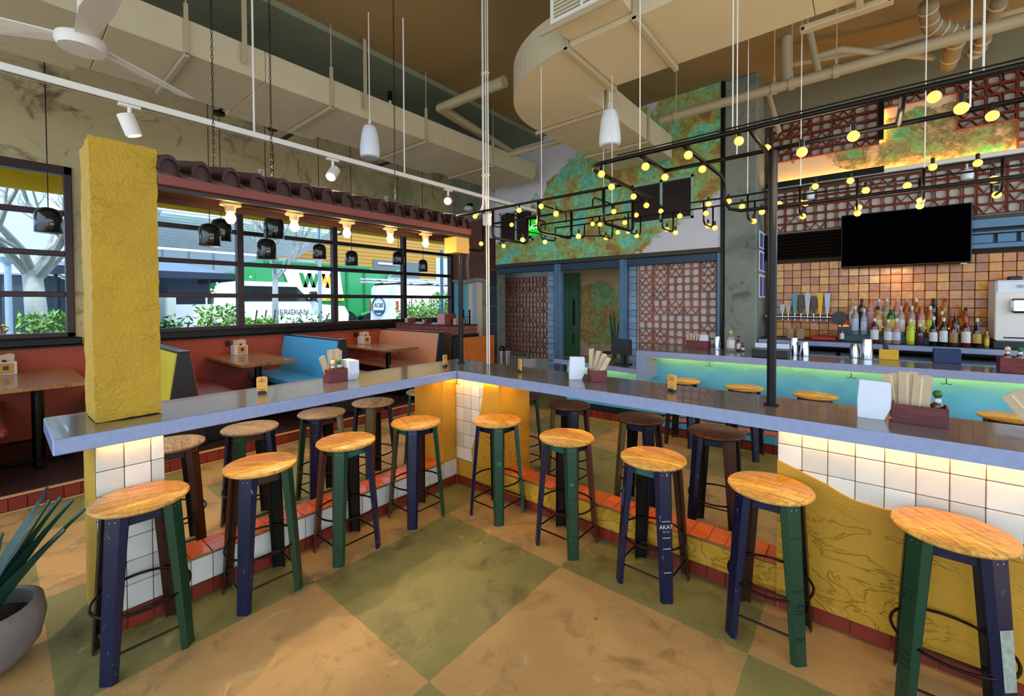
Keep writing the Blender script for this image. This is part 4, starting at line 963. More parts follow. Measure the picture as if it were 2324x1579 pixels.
# ================================================================== black dome pendants over the tables
PDX = -6.65
def pendant(px0, py0, w, asp, label, big, PDX=-6.65):
    q = px_(px0, py0, PDX); dep = (q-Vector((0, 0, CAMZ))).dot(AF); cs = dep/(q-Vector((0, 0, CAMZ))).length; r = w*dep/F_PX/2*cs; h = w*asp*dep/F_PX
    zb = q.z-h/2; x, y = PDX, q.y
    e = thing('dome_pendant', label, 'pendant lamp', (x, y, zb), 'black dome pendants over the booths')
    obj('shade', M().lathe([(r*.96, 0), (r, .005), (r, h*.55), (r*.93, h*.78), (r*.72, h*.94), (r*.4, h), (.02, h+.005), (.02, h+.002), (r*.38, h*.985), (r*.70, h*.92), (r*.90, h*.77), (r*.965, h*.55), (r*.965, .004)], 30, (x, y, zb)), mat('gloss_black_enamel', '#0b0d10', .12, 0, .05, 4, 0, 1, 0, .6), e, True, 60)
    obj('inner_glow', M().cyl((x, y, zb+.035), (x, y, zb+.04), r*.6, n=20), emit('pendant_glow', '#ffc46a', 2.5), e)
    obj('cord', M().cyl((x, y, zb+h), (x, y, 4.32), .005, n=6), MBLK, e)
    obj('ceiling_cap', M().cyl((x, y, 4.32), (x, y, 4.36), .07, n=16), MBLK, e)
    if PDX != -6.65: obj('hanger_arm', M().box(min(PDX, -6.65), max(PDX, -6.65), y-.012, y+.012, 4.3605, 4.385), MBLK, e)
    lamp('pendant_light', 'SPOT', (x, y, zb+.01), 26, (1, .70, .38), e, .06, (x, y, 0), 2.2)
for p in ((110, 500, 70, .80, 'black dome pendant in front of the left window', 1), (476, 533, 52, .96, 'large black dome pendant, front one of the pair left of the first bulb', 1, -6.4), (502, 522, 50, 1.0, 'large black dome pendant half hidden behind another left of the first bulb', 1, -6.95),
          (605, 565, 46, 1.0, 'large black dome pendant lower one of the pair by the second bulb', 1, -6.4), (622, 515, 47, 1.15, 'large black dome pendant upper one of the pair by the second bulb', 1, -6.95), (725, 571, 32, 1.06, 'small black dome pendant before the truck lettering', 0),
          (798, 586, 30, 1.1, 'small black dome pendant in the third window bay', 0), (904, 586, 27, 1.1, 'small black dome pendant at the last window mullion', 0), (960, 603, 21, 1.3, 'smallest black dome pendant near the pillar', 0)): pendant(*p)
st_ = thing('ceiling_strut', 'dark strut carrying the pendant cords above the booths', 'strut', (PDX, 3, 4.36))
obj('channel', M().box(PDX-.02, PDX+.02, -2.5, 6.8, 4.361, 4.40), mat('dark_strut', '#3a3226', .6, .3), st_)
obj('hanger_rod', M().cyl((PDX, 1.0, 4.40), (PDX, 1.0, CEIL), .008, n=6).cyl((PDX, 3.6, 4.40), (PDX, 3.6, CEIL), .008, n=6).cyl((PDX, 5.9, 4.40), (PDX, 5.9, CEIL), .008, n=6), MBLK, st_)
obj('cross_bar', M().box(-7.4, PDX, 2.95, 2.99, 4.30, 4.34).box(-7.4, PDX, 4.7, 4.74, 4.30, 4.34), MATS['dark_strut'], st_)
for i, (a, b, l) in enumerate(((556, 2, 'slim cream hanger bar beside the rectangular duct, left of two'), (829, 50, 'slim cream hanger bar beside the rectangular duct, next to the speaker cable'))):
    q = px_(a, 150 if i == 0 else 200, -4.57); e = thing('hanger_bar', l, 'hanger', (q.x, q.y, 3.98))
    obj('bar', M().box(q.x-.004, q.x+.004, q.y-.022, q.y+.022, 3.98, CEIL, .002), MPIPE, e); obj('bolt', M().sph((q.x+.006, q.y, 4.0), .012, 8, 6), MPIPE, e)
sp_ = px_(885, 200, -5.3); e = thing('sprinkler_drop', 'white sprinkler drop pipe above the rectangular duct', 'sprinkler', (sp_.x, sp_.y, 4.2))
obj('pipe', M().cyl((sp_.x, sp_.y, 4.22), (sp_.x, sp_.y, 4.62), .02, n=10), MWHITE, e, True, 40); obj('collar', M().cyl((sp_.x, sp_.y, 4.6), (sp_.x, sp_.y, CEIL), .032, n=12), MBLK, e)
# ================================================================== wall boxes, grilles, exit sign, notices
def grille(x0, x1, z0, z1, label, mid=True):
    y = SY; e = thing('wall_grille', label, 'grille', ((x0+x1)/2, y, z0), 'dark louvred grilles on the plaster soffit')
    obj('frame', M().box(x0, x1, y-.02, y-.001, z0, z0+.035).box(x0, x1, y-.02, y-.001, z1-.035, z1).box(x0, x0+.035, y-.02, y-.001, z0, z1).box(x1-.035, x1, y-.02, y-.001, z0, z1).box((x0+x1)/2-.02, (x0+x1)/2+.02, y-.02, y-.001, z0, z1), mat('mint_frame', '#8fb59c', .6, 0, .2, 6), e)
    obj('dark_back', M().box(x0+.03, x1-.03, y-.004, y-.001, z0+.03, z1-.03), MBLKP, e)
    lm = M().prism([(y-.018, 0), (y-.006, .012), (y-.005, .015), (y-.017, .003)], 'x', x0+.03, x1-.03).mesh('louvre', mat('brown_louvre', '#4a3028', .5))
    n = int((z1-z0-.08)/.024); scatter('louvre', lm, e, [(0, 0, z0+.04+i*.024) for i in range(n)])
grille(-5.78, -4.92, 2.88, 3.50, 'dark louvred grille behind the exit sign'); grille(-2.93, -1.97, 2.93, 3.57, 'dark louvred grille in the green patch, right of two')
qa, qb = py_(1195, 500, 6.2), py_(1222, 532, 6.2)
ex = thing('exit_sign', 'green lit exit sign in front of the left grille', 'sign', ((qa.x+qb.x)/2, 6.2, qb.z))
obj('panel', M().box(qa.x, qb.x, 6.2, 6.225, qb.z, qa.z+.0, .003), emit('exit_green', '#12b020', .7), ex)
obj('housing', M().box(qa.x-.01, qb.x+.01, 6.19, 6.24, qa.z, qa.z+.08, .004), mat('olive_housing', '#4a4424', .5), ex)
obj('mount_arm', M().box((qa.x+qb.x)/2-.02, (qa.x+qb.x)/2+.02, 6.24, SY-.022, qa.z+.02, qa.z+.06), MPIPE, ex)
text('lettering', 'EXIT', (qa.z-qb.z)*.42, emit('exit_white', '#e8ffe8', .9), ex, frame(((qa.x+qb.x)/2, 6.197, (qa.z+qb.z)/2), (1, 0, 0), (0, 0, 1)))
for i, (p0, p1, l) in enumerate((((1722, 522), (1738, 562), 'top'), ((1722, 567), (1738, 615), 'second'), ((1722, 622), (1738, 675), 'bottom'))):
    y0 = px_(p0[0], 560, -1.15).y; y1 = px_(p1[0], 560, -1.15).y; z1 = px_(p0[0], p0[1], -1.15).z; z0 = px_(p0[0], p1[1], -1.15).z
    e = thing('wall_notice', 'framed notice on the concrete column beside the bar, '+l+' of three', 'notice', (-1.14, y0, z0), 'notices beside the bar')
    obj('sheet', M().box(-1.148, -1.14, y0, y1, z0, z1, .002), mat('lilac_paper', '#eceaf8', .6), e)
    w = (y1-y0)/2
    for j in range(2): obj('print', M().box(-1.1395, -1.1385, y0+j*w+.03, y0+(j+1)*w-.03, z0+.02, z1-.03), mat('navy_print', '#5a5a9a', .6), e)
for (a, b, l) in ((593, 397, 'white socket plate on the concrete wall above the awning, left of two'), (877, 455, 'white socket plate on the concrete wall above the awning, right of two')):
    q = px_(a, b, WX); e = thing('wall_plate', l, 'socket', (WX, q.y, q.z-.1), 'white socket plates on the window wall')
    obj('plate', M().box(WX+.001, WX+.012, q.y-.045, q.y+.045, q.z-.09, q.z+.09, .003), MWHITE, e); obj('socket', M().box(WX+.012, WX+.016, q.y-.02, q.y+.02, q.z-.06, q.z-.01).box(WX+.012, WX+.016, q.y-.02, q.y+.02, q.z+.01, q.z+.06), mat('grey_socket', '#aaa69c', .5), e)
el = thing('emergency_light', 'white dome emergency light on top of the pillar behind the awning end', 'light', (-6.7, 6.84, 3.3))
q = py_(1063, 473, 6.78); obj('dome', M().sph((q.x, q.y, q.z), .11, 20, 12, .6), MWHITE, el, True); obj('bracket', M().box(q.x-.06, q.x+.06, q.y, 6.86, q.z+.02, q.z+.12, .01), MBLK, el)
fa = px_(1118, 518, -6.39); e = thing('fire_alarm', 'red fire alarm box on the pillar side', 'alarm', fa)
obj('body', M().box(-6.398, -6.35, fa.y-.07, fa.y+.07, fa.z-.1, fa.z+.1, .008), mat('alarm_red', '#a81a14', .4), e); obj('strobe', M().box(-6.35, -6.335, fa.y-.025, fa.y+.03, fa.z-.06, fa.z+.05, .006), MWHITE, e)
# ================================================================== black pipe frame with globe bulbs
ZR = 2.59
ch = thing('pipe_chandelier', 'black pipe frame with many small globe bulbs hanging above counter and bar aisle', 'chandelier', (-1, 3.2, ZR))
def rail(pts, r=.012, nm='rail'): return obj(nm, M().tube(pts, r, 8), MBLK, ch, True)
def arcpts(c, a0, a1, r, n=6): return [(c[0]+r*math.cos(a0+(a1-a0)*i/n), c[1]+r*math.sin(a0+(a1-a0)*i/n), ZR) for i in range(n+1)]
YA, YB, YN, YF, YC, YD = 2.50, 2.93, 3.07, 3.62, 4.03, 4.33
XE = -1.43
rail([(2.4, YA, ZR)]+arcpts((XE+.13, YA+.13), -PI/2, -PI, .13)+[(XE, YF, ZR)], .014)
rail([(2.4, YA-.02, ZR+.018), (-1.2, YA-.02, ZR+.018)], .004, 'cable')
rail([(-1.06, YB, ZR), (2.4, YB, ZR)], .013); rail([(-1.06, YB+.03, ZR+.016), (2.4, YB+.03, ZR+.016)], .005, 'cable')
rail([(-1.065, YA, ZR), (-1.065, YB, ZR)], .013, 'cross_tie'); rail([(-.47, YA, ZR), (-.46, YB-.03, ZR-.01)], .013, 'cross_tie'); rail([(.12, YA, ZR), (.12, YB, ZR)], .013, 'cross_tie'); rail([(.62, YA, ZR), (.62, YB, ZR)], .013, 'cross_tie')
rail([(-.81, YA, ZR), (-.8, 3.3, ZR), (-.8, 3.38, ZR-.03), (-.8, 3.41, ZR-.08), (-.8, 3.41, ZR-.16), (-.77, 3.42, ZR-.22), (-.7, 3.43, ZR-.24), (-.5, 3.45, ZR-.24), (1.4, 3.46, ZR-.24)], .012, 'drop_loop')
rail([(-3.9, YN-.02, ZR), (XE, YN, ZR)], .012); rail([(-3.3, YF, ZR), (XE, YF, ZR)], .012); rail([(-3.9, YN+.015, ZR+.012), (XE, YN+.015, ZR+.012)], .004, 'cable')
rail([(-3.0, YC, ZR), (2.4, YC, ZR)], .008); rail([(-2.9, YD, ZR), (2.4, YD, ZR)], .008)
def uloop(x, ya, yb, d, r=.013, up=1):
    q = .05; z = ZR
    P = [(x, ya, z), (x, ya, z-up*(d-q))]+[(x, ya+q*(1-math.cos(PI/2*i/4)), z-up*(d-q+q*math.sin(PI/2*i/4))) for i in range(1, 5)]
    P += [(x, yb-q, z-up*d)]+[(x, yb-q+q*math.sin(PI/2*i/4), z-up*(d-q+q*math.cos(PI/2*i/4))) for i in range(1, 5)]+[(x, yb, z)]
    return rail(P, r, 'drop_loop')
for x in (-3.43, -2.78, -2.235, -1.60): uloop(x, YN, YF, .27 if x > -3 else .30)
for px0 in (1360, 1426, 1503, 1597, 1697, 1815, 1945, 2096, 2274):
    uloop(py_(px0, 460, YC).x, YC, YD, .20, .008)
for x in (-2.5, -2.9): uloop(x, YC, YD, .16, .008); 
uloop(-3.1, YF, YC, .10, .008, -1); uloop(-2.62, YF, YC+.1, .12, .008, -1); uloop(-2.0, YF, YC, .10, .008, -1); uloop(-3.05, YC, YD, .1, .008, -1)
rail([(-3.3, YF, ZR-.02), (-2.9, YD, ZR-.1), (-2.2, YD+.02, ZR-.16)], .007, 'cross_tie')
for (a, b) in ((1330, 60), (1440, 60)): pass
for (xr, yr, n) in ((-1.06, YA, 'a'), (-.55, YA, 'b'), (.35, YA, 'c'), (-.62, YB, 'd'), (.37, YB, 'e'), (-2.2, YN, 'f'), (-2.9, YN, 'g'), (-1.8, YF, 'h'), (-.77, YC, 'i'), (.3, YC, 'j'), (-.4, YC, 'k'), (-2.1, YC, 'l')):
    obj('hanger_rod', M().cyl((xr, yr, ZR), (xr, yr, EZ0-.001 if n in 'fh' else CEIL), .0035, n=6), MWHITE, ch)
MGLOBE = emit('globe_bulb', '#ffbe58', .85)
SOCK = M().lathe([(.010, .012), (.011, .045), (.006, .05)], 12).mesh('socket', MBLK, True, 40)
GLOB = M().sph((0, 0, -.012), .0235, 16, 10).mesh('globe_bulb', MGLOBE, True)
def globe(px0, py0, Yp, dz=0):
    q = py_(px0, py0, Yp); q.z += dz
    s = link('socket', SOCK, ch, (q.x, q.y, q.z+.012)); g = bpy.data.objects.new('globe_bulb', GLOB); COL.objects.link(g); g.parent = s
for p in ((2120, 220), (2182, 246), (1937, 309), (1820, 345), (1677, 320), (1465, 378), (1562, 352)): globe(*p, YA+.01)
for p in ((2252, 263), (1740, 337), (1594, 384), (1509, 402)): globe(*p, YB)
for p in ((1365, 395), ): globe(*p, YA+.1)
globe(1388, 424, 2.85); globe(1438, 446, 3.25); globe(1467, 466, 3.55)
for p in ((1078, 491), (1228, 468), (1178, 477), (1262, 485)): globe(*p, YN)
for p in ((1092, 553), (1186, 544), (1313, 536)): globe(*p, YN+.22)
for p in ((1143, 558), (1237, 549), (1161, 510), (1220, 502), (1393, 480)): globe(*p, YF)
for p in ((1345, 508), (1362, 509), (1418, 505), (1444, 488), (1402, 527), (1426, 525), (1500, 479), (1543, 490), (1608, 463), (1602, 484), (1654, 457), (1684, 469), (1729, 481), (1828, 461), (1850, 423), (1930, 410), (1965, 432), (2059, 421), (2117, 379), (2219, 370), (2255, 407), (1768, 463)): globe(*p, YC)
for p in ((1375, 540), (1445, 535), (1514, 521), (1533, 528), (1607, 513), (1622, 517), (1711, 502), (1822, 491), (1818, 460), (1948, 471), (1946, 484), (2090, 455), (2088, 467), (2262, 442)): globe(*p, YD-.1)
lamp('chandelier_light', 'POINT', (-.2, 2.75, 2.40), 14, (1, .76, .48), ch, .3); lamp('chandelier_light', 'POINT', (-2.4, 3.4, 2.25), 12, (1, .76, .48), ch, .3); lamp('chandelier_light', 'POINT', (.2, 4.2, 2.35), 14, (1, .76, .48), ch, .3)
for (a, b, l) in ((1838, 441, 'left'), (2195, 394, 'right')):
    q = py_(a, b, 6.95); e = thing('cove_spot', 'small white spot head under the plaster cove, '+l+' of two', 'spot light', (q.x, 6.95, q.z), 'white spots under the cove')
    obj('head', M().lathe([(.001, -.07), (.05, -.065), (.055, -.02), (.05, .03), (.02, .045)], 18, (q.x, 6.95, q.z)), MATS['white_plastic'], e, True, 50)
    obj('arm', M().tube([(q.x, 6.95, q.z+.04), (q.x, 6.99, 3.24), (q.x, 7.02, 3.266)], .01, 6), MWHITE, e)
# ================================================================== the turquoise bar
ba = thing('serving_bar', 'long bar with grey quartz top and glowing turquoise plaster front', 'bar', (0, 5.6, 0))
def fy_(x): return 5.315+.072*(x)
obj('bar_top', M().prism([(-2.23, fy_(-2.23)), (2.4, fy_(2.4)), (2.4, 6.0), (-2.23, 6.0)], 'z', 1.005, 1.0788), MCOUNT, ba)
obj('top_warm_tint', M().prism([(-2.225, fy_(-2.23)+.005), (2.395, fy_(2.4)+.005), (2.395, 5.996), (-2.225, 5.996)], 'z', 1.0788, 1.08), MBARTOP, ba); obj('top_warm_tint', M().prism([(-3.61, 5.366), (-2.24, fy_(-2.23)+.005), (-2.24, 5.99), (-3.61, 5.99)], 'z', .84, .841), MBARTOP, ba)  # bar tops get the same skin with warm light in its colour
obj('end_panel', M().prism([(-2.23, fy_(-2.23)), (-2.14, fy_(-2.14)), (-2.14, 6.0), (-2.23, 6.0)], 'z', .70, 1.004), MCOUNT, ba)
obj('low_top', M().prism([(-3.62, 5.36), (-2.231, fy_(-2.23)), (-2.231, 6.0), (-3.62, 6.0)], 'z', .775, .84), MCOUNT, ba)
def by_(x): return 5.62+.06*(x+2)
obj('plaster_front', M().grid(lambda u, v: (-3.5+u*5.9, by_(-3.5+u*5.9)-.006*math.sin(u*90+v*7)*math.sin(v*23), .2+v*(.574 if -3.5+u*5.9 < -2.2 else .804)), 120, 14), MTURQ, ba, True)
obj('core', M().prism([(-3.5, by_(-3.5)+.02), (2.4, by_(2.4)+.02), (2.4, 5.98), (-3.5, 5.98)], 'z', 0, .77), MBLKP, ba)
obj('led_strip', M().prism([(-2.1, by_(-2.1)-.07), (2.4, by_(2.4)-.07), (2.4, by_(2.4)-.055), (-2.1, by_(-2.1)-.055)], 'z', .997, 1.003), MLEDB, ba)
obj('led_strip', M().prism([(-3.4, by_(-3.4)-.07), (-2.25, by_(-2.25)-.07), (-2.25, by_(-2.25)-.055), (-3.4, by_(-3.4)-.055)], 'z', .767, .773), MLEDB, ba)
obj('foot_curb_core', M().prism([(-2.0, 5.42), (2.4, 5.62), (2.4, by_(2.4)), (-2.0, by_(-2))], 'z', .1, .19), MTURQ, ba)
kt = tile_mesh('red_tile', .098, .1, MTK, 'y'); tt = tile_mesh('terracotta_tile', .1, .17, MTR, 'z')
scatter('red_tile', kt, ba, [(-3.45+i*.102, by_(-3.45+i*.102)-.003, .055) for i in range(16)]); scatter('red_tile', kt, ba, [(-1.95+i*.102, 5.415+i*.102*.0455, .05) for i in range(43)])
scatter('terracotta_tile', tt, ba, [(-1.95+i*.104, 5.51+i*.104*.05, .192) for i in range(42)])
for p in ((1434, 845), (1486, 812), (1610, 825), (1932, 850), (2148, 863)):
    q = pz(p[0], p[1]-4, 1.0 if p[0] > 1450 else .77); hook(ba, q.x, q.y, q.z, 'x')
# back counter and coolers
bc = thing('back_counter', 'grey back bar counter along the tiled wall', 'counter', (0, 7, 0))
obj('counter_top', M().box(-1.14, 2.4, 6.70, 7.19, 1.115, 1.175, .004), MCOUNT, bc); obj('dark_mat', M().box(-1.14, 2.4, 6.705, 7.185, 1.1755, 1.184), MBLKP, bc)
for i, x in enumerate((-1.12, -.25, .62, 1.5)):
    f = obj('cooler_door', M().box(x, x+.85, 6.73, 7.15, .1, 1.05, .006), MBLKP, bc); obj('door_trim', M().box(x+.02, x+.83, 6.722, 6.73, .98, 1.03), MSTEEL, f); obj('handle', M().box(x+.3, x+.5, 6.71, 6.725, .93, .95), MSTEEL, f)
obj('plinth', M().box(-1.12, 2.4, 6.78, 7.15, 0, .099), MBLKP, bc)
# tiered bottle step
stp = thing('bottle_step', 'dark teal stepped bottle display on the back counter', 'display step', (.3, 7, 1.184)); MSTP = mat('teal_acrylic', '#123c48', .3, 0, .15, 6)
obj('riser', M().box(-.27, .83, 6.86, 6.99, 1.1845, 1.27, .004), MSTP, stp); obj('riser', M().box(-.27, .83, 6.991, 7.12, 1.1845, 1.36, .004), MSTP, stp)
obj('edge_light', M().box(-.27, .83, 7.122, 7.128, 1.35, 1.365), emit('amber_shelf_glow', '#ff8a2a', 5), stp)
lamp('shelf_light', 'AREA', (.3, 7.0, 2.08), .6, (1, .6, .25), stp, .2, (.3, 7.1, 1.3))
def glass(n, c, tr=.0, r=.06):
    return mat('bottle_glass_'+n, c, r, 0, .05, 6, 0, 1, 0, .5, tr, 1.3)
GL = {'clear': glass('clear', '#d8d2c8', .75), 'amber': glass('amber', '#b5601a', .45), 'brown': glass('brown', '#4a1c0c'), 'black': glass('black', '#0c0a0a'), 'green': glass('green', '#1c5a24', .2), 'red': glass('red', '#5a0e0c'), 'pink': glass('pink', '#e0a08c', .5), 'lime': glass('lime', '#b8c81e', .2), 'purple': glass('purple', '#3a1230'), 'gold': glass('gold', '#d89a2e', .5), 'blue': glass('blue', '#b9cfe8', .5)}
LB = {k: mat('label_'+k, v, .6, 0, .12, 60) for k, v in {'white': '#d6d2cc', 'cream': '#d6c892', 'yellow': '#cdbb3a', 'black': '#141414', 'purple': '#2c0f28', 'tan': '#a07a4a', 'lime': '#c8d42e', 'pink': '#c9a0a4', 'orange': '#c8641e', 'pale blue': '#b9c4dc', 'gold': '#b5923a', 'red': '#a02418'}.items()}
BC = {}
def bottle(x, y, z, h, r, g, lb, cap, label, group):
    key = (round(h, 3), round(r, 3), g)
    e = thing('liquor_bottle', label, 'bottle', (x, y, z), group, True)
    sh_ = random.choice((.55, .6, .65)) if h < .34 else .66
    link('glass_body', M().lathe([(r*.9, 0), (r, .008), (r, h*sh_), (r*.86, h*(sh_+.06)), (r*.42, h*(sh_+.15)), (r*.36, h*.93), (.001, h*.935)], 16).mesh('glass_body', GL[g], True, 60), e)
    link('label', M().lathe([(r*1.012, h*.14), (r*1.02, h*.145), (r*1.02, h*sh_*.82), (r*1.012, h*sh_*.83)], 16).mesh('label', LB[lb], True, 60), e)
    link('cap', M().cyl((0, 0, h*.88), (0, 0, h), r*.42, n=12).mesh('cap', LB[cap] if cap in LB else GL[cap], True, 40), e)
    return e
ORD = ('first', 'second', 'third', 'fourth', 'fifth', 'sixth', 'seventh', 'eighth', 'ninth', 'tenth', 'eleventh', 'twelfth', 'thirteenth', 'fourteenth')
ROWS = [('top tier', 7.055, 1.3605, 'upper tier bottles', [(1934, 665, 7, 'clear', 'white', 'gold'), (1956, 672, 8, 'brown', 'black', 'black'), (1976, 677, 8, 'pink', 'pink', 'orange'), (1995, 667, 8, 'clear', 'white', 'pale blue'), (2013, 667, 8, 'clear', 'cream', 'pale blue'), (2037, 668, 7, 'pink', 'white', 'pink'), (2058, 676, 7, 'amber', 'orange', 'gold'), (2080, 666, 8, 'amber', 'red', 'white'), (2119, 669, 9, 'black', 'black', 'black'), (2145, 670, 8, 'gold', 'tan', 'red'), (2186, 697, 8, 'amber', 'yellow', 'gold')]),
        ('middle tier', 6.925, 1.2705, 'middle tier bottles', [(1941, 692, 8, 'clear', 'pale blue', 'white'), (1961, 700, 7, 'blue', 'pale blue', 'white'), (1993, 695, 9, 'gold', 'cream', 'black'), (2023, 679, 9, 'green', 'yellow', 'gold'), (2045, 680, 9, 'clear', 'white', 'pink'), (2070, 692, 8, 'clear', 'cream', 'white'), (2092, 692, 8, 'pink', 'cream', 'orange'), (2112, 692, 8, 'gold', 'lime', 'white'), (2138, 706, 8, 'amber', 'orange', 'white'), (2169, 703, 8, 'brown', 'pale blue', 'orange'), (2192, 697, 8, 'amber', 'orange', 'black')]),
        ('front row', 6.785, 1.1845, 'front row bottles', [(1911, 735, 5, 'brown', 'white', 'black'), (1985, 722, 9, 'red', 'white', 'white'), (2016, 725, 9, 'clear', 'white', 'white'), (2035, 722, 9, 'pink', 'pale blue', 'white'), (2067, 724, 9, 'lime', 'lime', 'white'), (2088, 735, 9, 'purple', 'purple', 'white'), (2119, 718, 9, 'black', 'white', 'white'), (2142, 721, 9, 'black', 'white', 'white'), (2165, 728, 9, 'brown', 'tan', 'black'), (2193, 722, 10, 'red', 'white', 'orange'), (2218, 722, 9, 'black', 'gold', 'cream'), (2240, 752, 5, 'gold', 'yellow', 'yellow')])]
for rn, Yb_, zb_, grp, L in ROWS:
    for i, (x, ty, wd, g, lb, cp_) in enumerate(L):
        q = py_(x, ty, Yb_); dep = (q-Vector((0, 0, CAMZ))).dot(AF)
        bottle(q.x, Yb_, zb_, min(.36, q.z-zb_), wd*dep/F_PX*1.0*(dep/(q-Vector((0, 0, CAMZ))).length)**.7, g, lb, cp_, '%s glass liquor bottle with %s label, %s from the left in the %s' % (g, lb, ORD[i], rn), grp)
# beer tap rail
tp = thing('beer_tap_rail', 'wall mounted steel beer tap rail with coloured handles', 'beer taps', (-.7, 7.1, 1.4)); TZt = 1.478
obj('rail', M().cyl((-1.1, 7.02, TZt), (-.3, 7.02, TZt), .022, n=16), MSTEEL, tp, True, 40); obj('wall_bracket', M().cyl((-.32, 7.02, TZt), (-.32, 7.19, TZt), .02, n=10).cyl((-1.0, 7.02, TZt), (-1.0, 7.19, TZt), .02, n=10), MSTEEL, tp)
obj('hub', M().cyl((-.265, 6.99, TZt-.01), (-.265, 7.19, TZt-.01), .085, n=28), MBLKP, tp, True, 40); obj('drip_rail', M().cyl((-1.08, 6.99, TZt-.03), (-.8, 6.99, TZt-.03), .008, n=8), MSTEEL, tp)
TH = [(1776, 690, '#b9b4ac', 10), (1789, 690, '#a8a49c', 10), (1804, 667, '#3f8fa8', 11), (1818, 668, '#123c1c', 11), (1833, 664, '#b4bed8', 11), (1847, 672, '#2a2a2a', 10), (1862, 664, '#d8b418', 10), (1878, 665, '#b0bcd8', 11)]
for x, ty, c, w in TH:
    q = py_(x, ty, 6.98); f = obj('faucet', M().cyl((q.x, 6.98, TZt-.05), (q.x, 6.98, TZt+.05), .009, n=10).cyl((q.x, 7.02, TZt), (q.x, 6.95, TZt-.02), .008, n=8), MSTEEL, tp, True, 40)
    hd = obj('tap_handle', M().prism([(q.x-.016, TZt+.05), (q.x+.016, TZt+.05), (q.x+.03, q.z-.04), (q.x+.03, q.z-.01), (q.x+.015, q.z), (q.x-.015, q.z), (q.x-.03, q.z-.01), (q.x-.03, q.z-.04)], 'y', 6.97, 6.99), mat('handle_'+c[1:], c, .4), f)
MSH = mat('shaker_steel', '#c6cad2', .12, 1, .04, 12)
def cup(x, y, zb, w, ztop, label, name='shaker_tin', group='steel shaker tins on the bar', flip=True):
    q = pz(x, y, zb); dep = (q-Vector((0, 0, CAMZ))).dot(AF); r = w*dep/F_PX/2; h = py_(x, ztop, q.y).z-zb
    e = thing(name, label, 'shaker', q, group, True)
    link('tin', M().lathe([(r, 0), (r*1.0, .006), (r*.78, h*.97), (r*.74, h), (.001, h)], 22).mesh('tin', MSH, True, 40), e); link('rim', M().tube([(r*math.cos(t*PI/12), r*math.sin(t*PI/12), .005) for t in range(24)], .003, 5, True).mesh('rim', MSH, True), e)
cup(1802, 805, 1.081, 19, 766, 'tall steel shaker tin left of the steel cups on the bar'); cup(1826, 807, 1.081, 20, 775, 'short steel shaker tin right of the tall one, left pair'); cup(1941, 811, 1.081, 22, 780, 'short steel shaker tin in the right pair'); cup(1967, 814, 1.081, 24, 769, 'tall steel shaker tin in the right pair')
def open_box(x, y, zb, w, d, h, mt, name, label, cat, group, rz=0):
    e = thing(name, label, cat, (x, y, zb), group, True, rz); t = .008
    link('front_panel', M().box(-w/2, w/2, -d/2, -d/2+t, 0, h, .002).mesh('front_panel', mt), e); link('back_panel', M().box(-w/2, w/2, d/2-t, d/2, 0, h, .002).mesh('back_panel', mt), e)
    link('side_panel', M().box(-w/2, -w/2+t, -d/2+t, d/2-t, 0, h, .002).mesh('side_panel', mt), e); link('side_panel', M().box(w/2-t, w/2, -d/2+t, d/2-t, 0, h, .002).mesh('side_panel', mt), e)
    link('bottom', M().box(-w/2+t, w/2-t, -d/2+t, d/2-t, .001, .008).mesh('bottom', mt), e); return e
q = pz(2017, 816, 1.081); open_box(q.x, q.y+.05, 1.081, .155, .10, .105, mat('yellow_painted_wood', '#d8a818', .5, 0, .05), 'straw_box', 'bright yellow box of dark straws on the bar', 'box', 'painted boxes on the bar')
sx, sy = q.x, q.y+.05
stw = thing('straw_bundle', 'dark straws leaning in the yellow box', 'straws', (sx, sy, 1.09))
for i in range(7): obj('straw', M().cyl((sx-.02+i*.008, sy-.01+(i % 3)*.01, 1.092), (sx-.05+i*.006, sy+.01, 1.235+(i % 2)*.01), .004, n=6), mat('navy_straw', '#1c2440', .4), stw)
q = pz(2150, 824, 1.081); open_box(q.x, q.y+.06, 1.081, .19, .12, .135, mat('navy_painted_wood', '#16305e', .5, 0, .1), 'caddy_box', 'navy blue box on the bar right of the yellow one', 'box', 'painted boxes on the bar')
gt = pz(1745, 812, 1.081); e = thing('garnish_tray', 'steel garnish tray with open lids on the bar behind the black post', 'tray', (gt.x, gt.y+.1, 1.081))
obj('body', M().box(gt.x-.17, gt.x+.17, gt.y+.02, gt.y+.2, 1.0815, 1.165, .005), MBLKP, e)
for i in range(2): obj('lid', M().box(gt.x-.165+i*.17, gt.x+i*.17-.005, gt.y+.16, gt.y+.2, 1.166, 1.23, .004), MSTEEL, e)
def small_bottle(x, yb, zb, w, ty, g, lb, cp, label, nm='sauce_bottle', Y=None, group=None):
    q = pz(x, yb, zb) if Y is None else py_(x, yb, Y); dep = (q-Vector((0, 0, CAMZ))).dot(AF); h = py_(x, ty, q.y).z-zb; r = w*dep/F_PX/2
    e = bottle(q.x, q.y, zb, h, r, g, lb, cp, label, group); e.name = nm; return e
small_bottle(1658, 796, 1.081, 17, 750, 'clear', 'white', 'yellow', 'white bottle with yellow cap on the bar left end', 'mixer_bottle'); small_bottle(1676, 796, 1.081, 9, 762, 'red', 'white', 'black', 'small red and white bottle beside the yellow capped one', 'bitters_bottle'); small_bottle(1686, 797, 1.081, 7, 778, 'black', 'pale blue', 'black', 'tiny dark bitters bottle beside the concrete column', 'bitters_bottle')
cup(1628, 793, 1.081, 15, 763, 'clear stacked glasses beside the maroon caddy on the bar', 'glass_stack', None)
